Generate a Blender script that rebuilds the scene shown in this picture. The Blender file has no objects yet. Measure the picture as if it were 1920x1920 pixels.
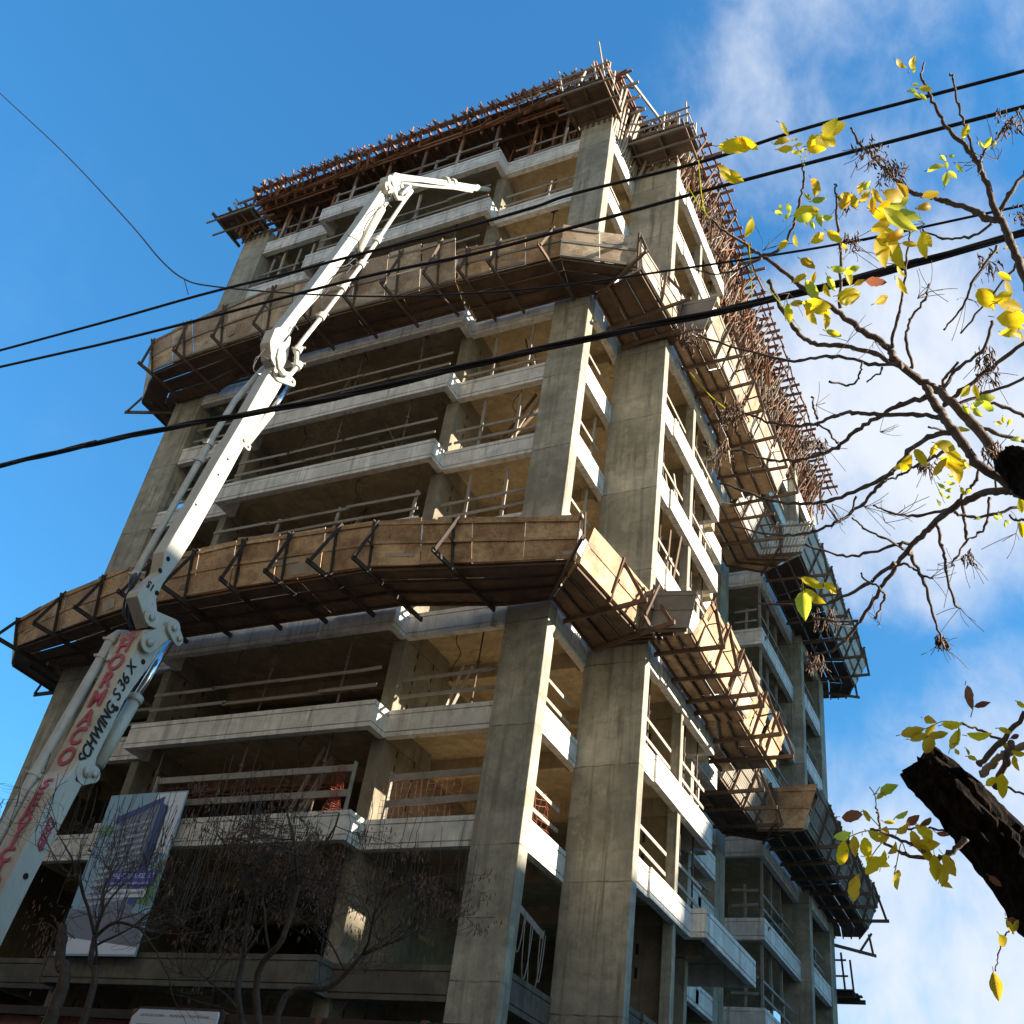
import bpy, math, random
import numpy as np
from mathutils import Vector, Matrix
random.seed(7)
SC = bpy.context.scene
COL = SC.collection
# ------------------------------------------------------------------ camera
F = 2015.0
R = np.array([[0.8954752219778681, 0.4257418033600071, 0.12987703297911385],
              [0.16072604763349269, -0.5813766123374235, 0.7976016375604915],
              [0.4150798289917313, -0.6933578812552939, -0.5890361483520051]])
CAM = Vector((0, 0, 1.6))
cd = bpy.data.cameras.new("camera"); cam = bpy.data.objects.new("camera", cd); COL.objects.link(cam)
cd.sensor_width = 36; cd.lens = 36 * F / 1920; cd.clip_start = 0.05; cd.clip_end = 6000
RT = Matrix(R.T.tolist())
cam.matrix_world = Matrix.Translation(CAM) @ RT.to_4x4()
SC.camera = cam
# ------------------------------------------------------------------ sky, sun, exposure
SUN = Vector((1, .28, .31)).normalized()
elev = math.asin(SUN.z); azim = math.atan2(SUN.x, SUN.y)
w = bpy.data.worlds.new("World"); SC.world = w; w.use_nodes = True
nt = w.node_tree; nt.nodes.clear(); N = nt.nodes.new; L = nt.links.new
out = N('ShaderNodeOutputWorld'); bg = N('ShaderNodeBackground'); L(bg.outputs[0], out.inputs[0])
sky = N('ShaderNodeTexSky'); sky.sky_type = 'NISHITA'; sky.sun_disc = False
sky.sun_elevation = elev; sky.sun_rotation = azim; sky.altitude = 600
sky.air_density = 1.0; sky.dust_density = 0.3; sky.ozone_density = 3.0
bg.inputs[1].default_value = 0.086
hs = N('ShaderNodeHueSaturation'); hs.inputs['Saturation'].default_value = 1.16; hs.inputs['Value'].default_value = 1.35
L(sky.outputs[0], hs.inputs['Color'])
tc = N('ShaderNodeTexCoord')
def noise(vec_scale, scale, detail, rough=.55, dist=0.0, loc=(0,0,0), rot=(0,0,0)):
    m = N('ShaderNodeMapping'); L(tc.outputs['Generated'], m.inputs[0]); m.inputs['Scale'].default_value = vec_scale
    m.inputs['Location'].default_value = loc; m.inputs['Rotation'].default_value = rot
    n = N('ShaderNodeTexNoise'); n.inputs['Scale'].default_value = scale; n.inputs['Detail'].default_value = detail
    n.inputs['Roughness'].default_value = rough; n.inputs['Distortion'].default_value = dist
    L(m.outputs[0], n.inputs['Vector']); return n
def mr(sock, a, b, c, d, smooth=True):
    n = N('ShaderNodeMapRange'); n.inputs[1].default_value = a; n.inputs[2].default_value = b
    n.inputs[3].default_value = c; n.inputs[4].default_value = d; n.clamp = True
    if smooth: n.interpolation_type = 'SMOOTHSTEP'
    L(sock, n.inputs[0]); return n.outputs[0]
def mth(op, a, b=None):
    n = N('ShaderNodeMath'); n.operation = op; n.use_clamp = False
    for i, v in enumerate((a, b)):
        if v is None: continue
        if isinstance(v, (int, float)): n.inputs[i].default_value = v
        else: L(v, n.inputs[i])
    return n.outputs[0]
def ray(px, py):
    d = Vector((R.T @ np.array([px - 960, -(py - 960), -F])).tolist()); return d
def dirmask(px, py, r0, r1):          # soft region of sky round a direction
    d = ray(px, py).normalized()
    v = N('ShaderNodeVectorMath'); v.operation = 'DOT_PRODUCT'; L(tc.outputs['Generated'], v.inputs[0]); v.inputs[1].default_value = d
    return mr(v.outputs['Value'], math.cos(math.radians(r1)), math.cos(math.radians(r0)), 0, 1)
n1 = noise((1, 1, 1), 4.5, 7, .55, .1, (3.1, .4, 1.7))
n2 = noise((1.5, 1, .9), 14, 8, .6, .25, (0, 2, 5), (0.3, .5, .2))
wisps = mth('ADD', mth('MULTIPLY', n1.outputs[0], .65), mth('MULTIPLY', n2.outputs[0], .35))
m_low = dirmask(1980, 1780, 3, 17); m_mid = dirmask(1640, 800, 2, 13.5); m_top = dirmask(1640, 130, 3, 13); m_r = dirmask(1830, 620, 2, 11)
cov = mth('MAXIMUM', mth('MAXIMUM', mth('MULTIPLY', m_low, .92), mth('MULTIPLY', m_mid, .9)), mth('MAXIMUM', mth('MULTIPLY', m_top, .46), mth('MULTIPLY', m_r, .55)))
fac = mth('MULTIPLY', mr(mth('ADD', wisps, mth('MULTIPLY', cov, .46)), .55, .98, 0, 1), mr(cov, 0.0, .3, .12, 1))
tint = N('ShaderNodeMixRGB'); tint.blend_type = 'MULTIPLY'; tint.inputs[0].default_value = 1; tint.inputs[2].default_value = (.56, .86, .86, 1); L(hs.outputs[0], tint.inputs[1])
sz = N('ShaderNodeSeparateXYZ'); L(tc.outputs['Generated'], sz.inputs[0])
lift = N('ShaderNodeVectorMath'); lift.operation = 'SCALE'; L(tint.outputs[0], lift.inputs[0]); L(mr(sz.outputs[2], .25, .9, .76, 1.12, False), lift.inputs['Scale'])
mix = N('ShaderNodeMixRGB'); L(fac, mix.inputs[0]); L(lift.outputs[0], mix.inputs[1]); mix.inputs[2].default_value = (2.75, 2.95, 3.3, 1)
L(mix.outputs[0], bg.inputs[0])
sl = bpy.data.lights.new("sun", 'SUN'); sl.energy = 4.6; sl.angle = math.radians(.53); sl.color = (1, .89, .74)
so = bpy.data.objects.new("sun", sl); COL.objects.link(so); so.rotation_euler = SUN.to_track_quat('Z', 'Y').to_euler()
so.location = (60, 20, 40)
SC.view_settings.view_transform = 'Standard'; SC.view_settings.look = 'None'; SC.view_settings.gamma = 1
SC.view_settings.exposure = 1.85
SC.render.engine = 'CYCLES'; SC.cycles.max_bounces = 8; SC.cycles.diffuse_bounces = 5; SC.cycles.transparent_max_bounces = 8
SC.render.resolution_x = SC.render.resolution_y = 1024

# ------------------------------------------------------------------ placing helpers
def hit(px, py, ax, val):
    d = ray(px, py); t = (val - CAM[ax]) / d[ax]; return CAM + d * t
def far(px, py, dist):
    return CAM + ray(px, py).normalized() * dist
def fz(k):
    if k == 0: return 6.95
    if k < 0: return 6.95 + k * 3.2
    return 10.12 + 2.785 * (k - 1)

# ------------------------------------------------------------------ materials
def mat(name, base, rough=.85, build=None, **kw):
    m = bpy.data.materials.new(name); m.use_nodes = True
    p = m.node_tree.nodes['Principled BSDF']; p.inputs['Base Color'].default_value = (*base, 1); p.inputs['Roughness'].default_value = rough
    for k, v in kw.items(): p.inputs[k.replace('_', ' ')].default_value = v
    if build: build(m.node_tree, p)
    return m
class NT:
    def __init__(s, t, p): s.t = t; s.p = p; s.tc = s.n('ShaderNodeTexCoord'); s.co = s.tc.outputs['Object']
    def n(s, ty): return s.t.nodes.new(ty)
    def l(s, a, b): s.t.links.new(a, b)
    def noise(s, scale, detail=4, rough=.55, vs=(1, 1, 1), rot=(0, 0, 0)):
        m = s.n('ShaderNodeMapping'); m.inputs['Scale'].default_value = vs; m.inputs['Rotation'].default_value = rot; s.l(s.co, m.inputs[0])
        x = s.n('ShaderNodeTexNoise'); x.inputs['Scale'].default_value = scale; x.inputs['Detail'].default_value = detail; x.inputs['Roughness'].default_value = rough
        s.l(m.outputs[0], x.inputs['Vector']); return x.outputs[0]
    def mr(s, v, a, b, c, d):
        x = s.n('ShaderNodeMapRange'); s.l(v, x.inputs[0])
        for i, q in enumerate((a, b, c, d)): x.inputs[i + 1].default_value = q
        return x.outputs[0]
    def math(s, op, a, b=0.0):
        x = s.n('ShaderNodeMath'); x.operation = op
        for i, v in enumerate((a, b)):
            if isinstance(v, (int, float)): x.inputs[i].default_value = v
            else: s.l(v, x.inputs[i])
        return x.outputs[0]
    def mixc(s, fac, a, b, bt='MIX'):
        x = s.n('ShaderNodeMixRGB'); x.blend_type = bt
        for i, v in enumerate((fac, a, b)):
            if isinstance(v, (int, float)): x.inputs[i].default_value = v
            elif isinstance(v, tuple): x.inputs[i].default_value = (*v, 1)
            else: s.l(v, x.inputs[i])
        return x.outputs[0]
    def bump(s, h, strength, dist=.01):
        b = s.n('ShaderNodeBump'); b.inputs['Strength'].default_value = strength; b.inputs['Distance'].default_value = dist
        s.l(h, b.inputs['Height']); s.l(b.outputs[0], s.p.inputs['Normal'])
    def island(s): return s.n('ShaderNodeNewGeometry').outputs['Random Per Island']
def concrete(c1, c2, streak=.5, joints=True, board=0.0):
    def b(t, p):
        q = NT(t, p)
        big = q.noise(.55, 6, .6); mid = q.noise(3.2, 8, .65); fine = q.noise(28, 5, .7)
        st = q.noise(2.2, 6, .6, (2.2, 2.2, .11))
        col = q.mixc(q.mr(big, .38, .62, 0, 1), c1, c2)
        col = q.mixc(q.mr(mid, .42, .66, 0, .65), col, tuple(v * .7 for v in c1))
        blot = q.noise(1.4, 7, .7); col = q.mixc(q.mr(blot, .52, .62, 0, .45), col, (min(1, c2[0] * 1.35), c2[1] * 1.35, c2[2] * 1.3))
        col = q.mixc(q.mr(st, .52, .75, 0, streak), col, tuple(v * .42 for v in c1))
        st2 = q.noise(3.1, 5, .6, (3, 3, .08), (0, 0, .6))
        col = q.mixc(q.mr(st2, .6, .8, 0, streak * .55), col, (min(1, c2[0] * 1.3), c2[1] * 1.3, c2[2] * 1.28))
        col = q.mixc(q.mr(fine, .3, .75, 0, .22), col, tuple(v * .6 for v in c1))
        v = q.n('ShaderNodeTexVoronoi'); v.inputs['Scale'].default_value = 2.6; q.l(q.co, v.inputs['Vector'])
        col = q.mixc(q.mr(v.outputs['Distance'], .03, .05, .75, 0), col, (.03, .028, .025))   # tie holes and air pockets
        if joints:
            sx = q.n('ShaderNodeSeparateXYZ'); q.l(q.co, sx.inputs[0])
            zz = q.math('ADD', sx.outputs[2], q.math('MULTIPLY', q.noise(1.5, 3), .10))
            fl = q.math('DIVIDE', q.math('SUBTRACT', zz, 10.12 - .72 + .05), 2.785)
            fr = q.math('FRACT', fl)
            band = q.mr(fr, .0, .02, 0, 1); band2 = q.mr(fr, .255, .262, 1, 0)
            bm = q.math('MULTIPLY', band, band2)
            col = q.mixc(q.math('MULTIPLY', bm, .13), col, (.50, .46, .38))
            line = q.math('MULTIPLY', q.mr(fr, .0, .006, 0, 1), q.mr(fr, .010, .018, 1, 0))
            col = q.mixc(q.math('MULTIPLY', line, q.mr(q.noise(2.5, 4), .4, .6, .2, .9)), col, (.05, .045, .04))
            # paler pour lifts of random tone
            fid = q.n('ShaderNodeTexWhiteNoise'); fid.noise_dimensions = '1D'; q.l(q.math('FLOOR', fl), fid.inputs['W'])
            col = q.mixc(q.mr(fid.outputs['Value'], 0, 1, 0, .3), col, tuple(v * .6 for v in c1))
        sx2 = q.n('ShaderNodeSeparateXYZ'); q.l(q.co, sx2.inputs[0]); ss = q.math('FRACT', q.math('MULTIPLY', q.math('ADD', sx2.outputs[0], sx2.outputs[1]), 1.72))
        col = q.mixc(q.math('MULTIPLY', q.math('MULTIPLY', q.mr(ss, 0, .02, 0, 1), q.mr(ss, .03, .05, 1, 0)), q.mr(q.noise(.9, 4), .45, .6, 0, .45)), col, tuple(v * .4 for v in c1))
        drip = q.noise(1.0, 4, .5, (7, 7, .22)); dm = q.mr(q.noise(.7, 3), .5, .62, 0, 1)
        col = q.mixc(q.math('MULTIPLY', q.mr(drip, .56, .68, 0, .6), dm), col, (.055, .05, .04))
        q.l(col, p.inputs['Base Color'])
        q.bump(q.math('ADD', q.math('MULTIPLY', fine, .4), mid), .35, .02)
    return b
def wood(c1, c2, rnd=.5, grain=(1, 1, 1), knots=True):
    def b(t, p):
        q = NT(t, p)
        gr = q.noise(6, 6, .6, grain); spot = q.noise(1.3, 5, .6)
        isl = q.island()
        col = q.mixc(q.mr(isl, 0, 1, 0, 1), c1, c2)
        wn = q.n('ShaderNodeTexWhiteNoise'); wn.noise_dimensions = '1D'; q.l(isl, wn.inputs['W'])
        col = q.mixc(q.mr(wn.outputs['Value'], 0, 1, 0, rnd), col, tuple(v * .4 for v in c1))
        col = q.mixc(q.mr(gr, .35, .7, 0, .55), col, tuple(v * .45 for v in c2))
        col = q.mixc(q.mr(spot, .5, .68, 0, .6), col, tuple(v * .5 for v in c1))
        q.l(col, p.inputs['Base Color']); q.bump(gr, .4, .01)
    return b
def ply(c1, c2, stain):
    def b(t, p):
        q = NT(t, p)
        isl = q.island(); a = q.noise(1.1, 6, .65); g = q.noise(9, 6, .6, (.5, .5, 2.5)); s = q.noise(2.4, 8, .72)
        col = q.mixc(q.mr(isl, 0, 1, 0, 1), c1, c2)
        wn = q.n('ShaderNodeTexWhiteNoise'); wn.noise_dimensions = '1D'; q.l(isl, wn.inputs['W']); col = q.mixc(q.mr(wn.outputs['Value'], .35, 1, 0, .7), col, stain)
        col = q.mixc(q.mr(a, .46, .62, 0, .8), col, stain)
        edge = q.math('ABSOLUTE', q.math('SUBTRACT', s, .53))
        col = q.mixc(q.mr(edge, .0, .016, .8, 0), col, (.09, .045, .02))      # tide marks
        col = q.mixc(q.mr(g, .4, .75, 0, .4), col, tuple(v * .5 for v in c1))
        v = q.n('ShaderNodeTexVoronoi'); v.inputs['Scale'].default_value = 3.5; q.l(q.co, v.inputs['Vector'])
        col = q.mixc(q.mr(v.outputs['Distance'], .05, .08, .8, 0), col, (.03, .02, .015))
        q.l(col, p.inputs['Base Color']); q.bump(g, .3, .008)
    return b
def speck(c1, c2, sc=3, amt=.6, bump=.15):
    def b(t, p):
        q = NT(t, p); a = q.noise(sc, 7, .65)
        q.l(q.mixc(q.mr(a, .4, .7, 0, amt), c1, c2), p.inputs['Base Color']); q.bump(q.noise(sc * 6, 4), bump, .01)
    return b
M = {}
M['col'] = mat('weathered_column_concrete', (.3, .28, .23), .9, concrete((.235, .218, .165), (.41, .375, .285), .9))
M['span'] = mat('pale_spandrel_concrete', (.5, .5, .48), .85, concrete((.56, .54, .49), (.68, .66, .61), .85, joints=False))
M['ceil'] = mat('soffit_concrete', (.4, .33, .24), .9, concrete((.36, .285, .175), (.47, .38, .245), .3, joints=False))
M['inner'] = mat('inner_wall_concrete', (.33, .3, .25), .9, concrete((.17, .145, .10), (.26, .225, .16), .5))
M['lowshade'] = mat('shade_toned_concrete', (.1, .09, .07), .95, concrete((.075, .066, .05), (.13, .115, .088), .6, joints=False))  # darker concrete tone stands in for the shade at street level
M['dark'] = mat('hole_dark', (.015, .013, .011), 1)
M['grey'] = mat('grey_weathered_timber', (.3, .27, .23), .9, wood((.22, .19, .155), (.34, .30, .25), .5))
M['pale'] = mat('pale_new_timber', (.5, .42, .3), .85, wood((.34, .285, .21), (.50, .43, .34), .4))
M['red'] = mat('red_brown_timber', (.3, .13, .06), .9, wood((.20, .085, .042), (.36, .17, .09), .6))
M['brown'] = mat('brown_timber', (.16, .1, .06), .9, wood((.10, .062, .038), (.19, .125, .08), .6))
M['darkwood'] = mat('dark_damp_timber', (.07, .05, .035), .9, wood((.032, .022, .016), (.075, .052, .037), .6))
M['ply'] = mat('stained_orange_plywood', (.5, .3, .13), .75, ply((.38, .235, .115), (.70, .49, .28), (.18, .09, .04)))
M['plypale'] = mat('bleached_plywood', (.5, .42, .3), .8, ply((.33, .25, .165), (.64, .53, .39), (.21, .135, .08)))
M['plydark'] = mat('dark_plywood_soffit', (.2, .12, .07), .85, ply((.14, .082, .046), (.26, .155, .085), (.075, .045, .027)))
M['zinc'] = mat('galvanised_sheet', (.5, .5, .48), .45, speck((.50, .48, .43), (.36, .35, .32), 2), Metallic=.0)
M['rust'] = mat('rusty_steel', (.1, .06, .045), .8, speck((.075, .055, .05), (.17, .08, .045), 9))
def boomb(t, p):
    q = NT(t, p); a = q.noise(1.5, 7, .65); st = q.noise(7, 6, .6, (3, 3, .35)); sp = q.noise(34, 4, .6); r_ = q.noise(3.3, 8, .75)
    c = q.mixc(q.mr(a, .4, .7, 0, .7), (.47, .46, .395), (.36, .34, .275))
    c = q.mixc(q.mr(st, .58, .74, 0, .55), c, (.17, .14, .10)); c = q.mixc(q.mr(sp, .66, .72, 0, .7), c, (.22, .21, .18)); c = q.mixc(q.mr(r_, .66, .74, 0, .7), c, (.16, .085, .04))
    q.l(c, p.inputs['Base Color']); q.l(q.mr(st, .4, .7, .38, .7), p.inputs['Roughness']); q.bump(sp, .08, .005)
M['white'] = mat('cream_white_boom_paint', (.72, .70, .62), .42, boomb, Coat_Weight=.1)
M['pipe'] = mat('white_pipe_paint', (.7, .7, .66), .5, speck((.50, .49, .44), (.30, .28, .24), 3, .6, .05))
M['chrome'] = mat('chromed_rod', (.75, .76, .8), .12, Metallic=1.0)
M['blackp'] = mat('black_rubber', (.02, .02, .022), .6)
M['redp'] = mat('red_lettering', (.42, .03, .07), .55, speck((.45, .035, .075), (.30, .06, .08), 6, .6, 0))
M['blk'] = mat('black_lettering', (.015, .015, .016), .9)
M['cable'] = mat('black_cable_sheath', (.012, .011, .011), .55)
M['bark'] = mat('rough_dark_bark', (.03, .024, .018), 1, lambda t, p: None)
def barkb(t, p):
    q = NT(t, p); a = q.noise(38, 8, .75, (1, .35, .5), (0.5, .3, 0)); r_ = q.noise(70, 6, .7)
    q.l(q.mixc(q.mr(a, .42, .62, 0, 1), (.004, .0035, .003), (.030, .023, .018)), p.inputs['Base Color']); p.inputs['Specular IOR Level'].default_value = .08
    q.bump(q.math('ADD', a, q.math('MULTIPLY', r_, .3)), .7, .03)
barkb(M['bark'].node_tree, M['bark'].node_tree.nodes['Principled BSDF'])
M['twig'] = mat('smooth_branch_bark', (.11, .08, .06), .8, speck((.085, .06, .05), (.20, .16, .125), 30, .8, .4))
M['palebark'] = mat('pale_branch_bark', (.4, .33, .24), .8, speck((.42, .35, .25), (.2, .15, .1), 22, .7, .3))
M['drytwig'] = mat('grey_brown_twig_bark', (.10, .075, .06), .9, speck((.04, .028, .02), (.09, .066, .048), 12, .8, .3))
M['pod'] = mat('dry_seed_pod', (.22, .13, .08), .8, wood((.10, .05, .03), (.24, .14, .08), .6))
def leafmat(name, c1, c2, c3):
    m = bpy.data.materials.new(name); m.use_nodes = True; t = m.node_tree; p = t.nodes['Principled BSDF']; q = NT(t, p)
    isl = q.island(); a = q.noise(22, 5, .6)
    wn = q.n('ShaderNodeTexWhiteNoise'); wn.noise_dimensions = '1D'; q.l(isl, wn.inputs['W'])
    col = q.mixc(isl, c1, c2); col = q.mixc(q.mr(a, .55, .72, 0, .7), col, c3); b2_ = q.noise(60, 5, .7); col = q.mixc(q.mr(b2_, .62, .70, 0, .8), col, tuple(v * .35 for v in c3))
    col = q.mixc(q.mr(wn.outputs['Value'], .6, 1, 0, .6), col, tuple(v * .6 for v in c1))
    q.l(col, p.inputs['Base Color']); p.inputs['Roughness'].default_value = .5
    tr = q.n('ShaderNodeBsdfTranslucent'); q.l(col, tr.inputs[0]); mx = q.n('ShaderNodeMixShader'); mx.inputs[0].default_value = .68
    o = t.nodes['Material Output']; q.l(p.outputs[0], mx.inputs[1]); q.l(tr.outputs[0], mx.inputs[2]); q.l(mx.outputs[0], o.inputs[0]); return m
M['leafY'] = leafmat('yellow_leaf', (.98, .64, .012), (.95, .74, .03), (.66, .36, .02))
M['leafG'] = leafmat('yellow_green_leaf', (.62, .68, .05), (.78, .76, .08), (.5, .42, .03))
M['leafO'] = leafmat('brown_yellow_leaf', (.80, .46, .03), (.85, .60, .04), (.30, .13, .03))
M['leafR'] = leafmat('red_brown_leaf', (.22, .08, .045), (.34, .12, .05), (.12, .04, .03))
M['mesh'] = mat('orange_safety_mesh', (.26, .04, .02), .7)
M['rope'] = mat('pale_rope', (.26, .24, .21), .9)
M['hoard'] = mat('red_brown_hoarding', (.16, .06, .04), .7, wood((.15, .055, .035), (.22, .09, .055), .4))
M['asph'] = mat('asphalt', (.05, .05, .05), .95, speck((.045, .045, .047), (.075, .073, .07), 8))
M['pave'] = mat('pavement_concrete', (.22, .21, .19), .95, speck((.10, .095, .09), (.15, .14, .13), 4))
M['plaster'] = mat('painted_plaster', (.3, .27, .22), .9, speck((.72, .64, .50), (.64, .56, .43), 1))
M['darkbase'] = mat('bounce_cutting_dark', (.06, .035, .025), .9, speck((.07, .04, .03), (.04, .026, .02), 3))  # dark tone of the added base, weakens bounce light low down
M['wglass'] = mat('dark_window_glass', (.03, .035, .04), .1)

# ------------------------------------------------------------------ mesh builder
class MB:
    def __init__(s): s.v = []; s.f = []
    def hexa(s, p):                       # p: 8 points, bottom ring 0-3, top ring 4-7
        b = len(s.v); s.v += [tuple(x) for x in p]
        for q in ((0, 3, 2, 1), (4, 5, 6, 7), (0, 1, 5, 4), (1, 2, 6, 5), (2, 3, 7, 6), (3, 0, 4, 7)): s.f.append(tuple(b + i for i in q))
    def box(s, x0, x1, y0, y1, z0, z1):
        s.hexa([(x0, y0, z0), (x1, y0, z0), (x1, y1, z0), (x0, y1, z0), (x0, y0, z1), (x1, y0, z1), (x1, y1, z1), (x0, y1, z1)])
    def beam(s, a, b, w, h, up=(0, 0, 1)):
        a = Vector(a); b = Vector(b); d = (b - a)
        if d.length < 1e-5: return
        d.normalize(); u = Vector(up)
        if abs(d.dot(u)) > .98: u = Vector((0, 1, 0))
        r = d.cross(u).normalized(); u = r.cross(d).normalized(); r *= w / 2; u *= h / 2
        s.hexa([a - r - u, a + r - u, b + r - u, b - r - u, a - r + u, a + r + u, b + r + u, b - r + u])
    def tube(s, pts, rad, n=8, closed=True):
        pts = [Vector(p) for p in pts]; rs = rad if isinstance(rad, (list, tuple)) else [rad] * len(pts)
        b = len(s.v); pu = None
        for i, p in enumerate(pts):
            d = (pts[min(i + 1, len(pts) - 1)] - pts[max(i - 1, 0)]).normalized()
            if pu is None:
                pu = d.orthogonal().normalized()
            pu = (pu - d * pu.dot(d)).normalized(); r = d.cross(pu)
            for k in range(n):
                t = 2 * math.pi * k / n; s.v.append(tuple(p + (pu * math.cos(t) + r * math.sin(t)) * rs[i]))
        for i in range(len(pts) - 1):
            for k in range(n):
                k2 = (k + 1) % n; s.f.append((b + i * n + k, b + i * n + k2, b + (i + 1) * n + k2, b + (i + 1) * n + k))
        if closed:
            s.f.append(tuple(b + k for k in range(n - 1, -1, -1))); e = b + (len(pts) - 1) * n; s.f.append(tuple(e + k for k in range(n)))
    def prism(s, poly, off):              # poly: 3D points, off: thickness vector
        b = len(s.v); n = len(poly); off = Vector(off)
        s.v += [tuple(Vector(p)) for p in poly] + [tuple(Vector(p) + off) for p in poly]
        s.f.append(tuple(b + i for i in range(n))); s.f.append(tuple(b + n + i for i in range(n - 1, -1, -1)))
        for i in range(n):
            j = (i + 1) % n; s.f.append((b + j, b + i, b + n + i, b + n + j))
    def quad(s, p): b = len(s.v); s.v += [tuple(x) for x in p]; s.f.append(tuple(range(b, b + len(p))))
    def build(s, name, m, parent=None, smooth=False, bevel=0, extra=None):
        nf = len(s.f)
        if extra:
            b = len(s.v); s.v += extra[0].v; s.f += [tuple(b + i for i in f) for f in extra[0].f]
        me = bpy.data.meshes.new(name); me.from_pydata(s.v, [], s.f); me.update()
        import bmesh
        bm = bmesh.new(); bm.from_mesh(me); bmesh.ops.recalc_face_normals(bm, faces=bm.faces); bm.to_mesh(me); bm.free()
        if smooth: me.polygons.foreach_set('use_smooth', [True] * len(me.polygons))
        me.materials.append(m if not isinstance(m, str) else M[m])
        if extra: me.materials.append(M[extra[1]]); me.polygons.foreach_set('material_index', [0] * nf + [1] * (len(s.f) - nf))
        o = bpy.data.objects.new(name, me); COL.objects.link(o)
        if parent: o.parent = parent; o.matrix_parent_inverse = parent.matrix_basis.inverted()
        if bevel:
            bv = o.modifiers.new('bev', 'BEVEL'); bv.width = bevel; bv.segments = 1; bv.limit_method = 'ANGLE'
        return o
def tag(o, label, cat, group=None, kind=None):
    if label: o['label'] = label
    if cat: o['category'] = cat
    if group: o['group'] = group
    if kind: o['kind'] = kind
    return o
def thing(name, label, cat, loc=(0, 0, 0), group=None):
    o = bpy.data.objects.new(name, None); COL.objects.link(o); o.location = loc; o.empty_display_size = .3
    return tag(o, label, cat, group)
def jit(a): return random.uniform(-a, a)

# ------------------------------------------------------------------ setting: ground, road
g = MB(); g.quad([(-1500, -1500, 0), (1500, -1500, 0), (1500, 1500, 0), (-1500, 1500, 0)]); tag(g.build('ground', 'pave'), None, None, kind='structure')
g = MB(); g.box(-120, 120, 4.5, 13, .001, .008); tag(g.build('road', 'asph'), None, None, kind='structure')
g = MB(); g.box(-120, 120, 13, 19.0, .0, .14); tag(g.build('pavement', 'pave'), None, None, kind='structure')

# ------------------------------------------------------------------ the concrete building
bld = thing('unfinished_building', 'tall unfinished concrete tower with open floors and pale spandrel bands', 'building', (-18, 30, 0))
PERIM = [(-26.85, 30), (-26.85, 19.93), (-22.4, 19.93), (-22.4, 19.3), (-14.5, 19.3), (-14.5, 19.93), (-10.45, 19.93), (-10.45, 22.36), (-8.82, 22.36),
         (-8.82, 23.4), (-8.76, 23.4), (-8.76, 28.0), (-9.4, 28.0), (-9.4, 30.4), (-10.8, 30.4), (-10.8, 35.95), (-9.42, 35.95), (-9.42, 40.95), (-9.07, 40.95), (-9.07, 45.2), (-26.85, 45.2)]
PERIM1 = PERIM[:10] + [(-8.76, 23.4), (-8.76, 26.35), (-8.35, 26.35), (-8.35, 30.9), (-9.0, 30.9), (-10.8, 30.9)] + PERIM[15:]
def offset_ring(pts, d):
    n = len(pts); res = []
    for i in range(n):
        p0 = Vector(pts[i - 1]); p1 = Vector(pts[i]); p2 = Vector(pts[(i + 1) % n])
        a = (p1 - p0).normalized(); b = (p2 - p1).normalized()
        na = Vector((-a.y, a.x)); nb = Vector((-b.y, b.x))     # inward for counter-clockwise ring
        k = 1 + na.dot(nb)
        res.append(p1 + (na + nb) * (d / k if k > .2 else d))
    return res
def ring(mb, pts, d0, d1, z0, z1):
    A = offset_ring(pts, d0); B = offset_ring(pts, d1); n = len(pts)
    for i in range(n):
        j = (i + 1) % n
        mb.hexa([(A[i].x, A[i].y, z0), (A[j].x, A[j].y, z0), (B[j].x, B[j].y, z0), (B[i].x, B[i].y, z0),
                 (A[i].x, A[i].y, z1), (A[j].x, A[j].y, z1), (B[j].x, B[j].y, z1), (B[i].x, B[i].y, z1)])
for k in range(0, 11):
    z = fz(k); pr = PERIM1 if k == 1 else PERIM
    mb = MB(); ring(mb, pr, .025, .20, z - .70, z - .001)
    ring(mb, pr, 0, .0245, z - .115, z); ring(mb, pr, 0, .0245, z - .565, z - .145); ring(mb, pr, 0, .0245, z - .70, z - .595)
    mb.build('spandrel_beam', 'span' if k else 'lowshade', bld)
    sb = MB(); inn = offset_ring(pr, .203)
    sb.prism([(p.x, p.y, z - .16) for p in inn], (0, 0, .15)); sb.build('floor_slab', 'ceil', bld)
    bb = MB()          # downstand beams and the raised inner edge, seen from below
    for (x0, x1, y0, y1) in ((-26.4, -10.8, 22.5, 22.75), (-26.4, -10.8, 25.6, 25.85), (-14.9, -14.55, 22.76, 25.59), (-22.7, -22.42, 22.76, 25.59), (-25.2, -24.95, 20.3, 22.4), (-12.2, -9.1, 28.3, 28.6), (-12.9, -10.8, 33.2, 33.5)):
        bb.box(x0, x1, y0, y1, z - .60, z - .165)
    bb.build('ceiling_beam', 'ceil', bld)
def column(x0, x1, y0, y1, z1=35.95, m='col', name='column'):
    mb = MB(); mb.box(x0, x1, y0, y1, 0, z1); mb.build(name, m, bld, bevel=.012)
column(-11.6, -10.41, 19.89, 20.32); column(-26.9, -25.6, 19.89, 20.5)
column(-10.49, -8.80, 22.33, 22.66, 35.9)
column(-9.1, -8.83, 25.28, 25.5, 34.5); column(-10.75, -9.45, 28.1, 28.35, 34.5); column(-10.6, -9.42, 27.0, 27.25, 34.5)
column(-12.1, -10.78, 34.9, 35.97, 34.5); column(-10.1, -9.04, 40.92, 41.35, 35.9); column(-10.1, -9.04, 44.35, 45.22, 35.9)
column(-26.88, -26.5, 24.5, 25.6, 34.5); column(-26.88, -26.5, 30.5, 31.6, 34.5); column(-26.88, -26.5, 44, 45.15, 34.5)
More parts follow.
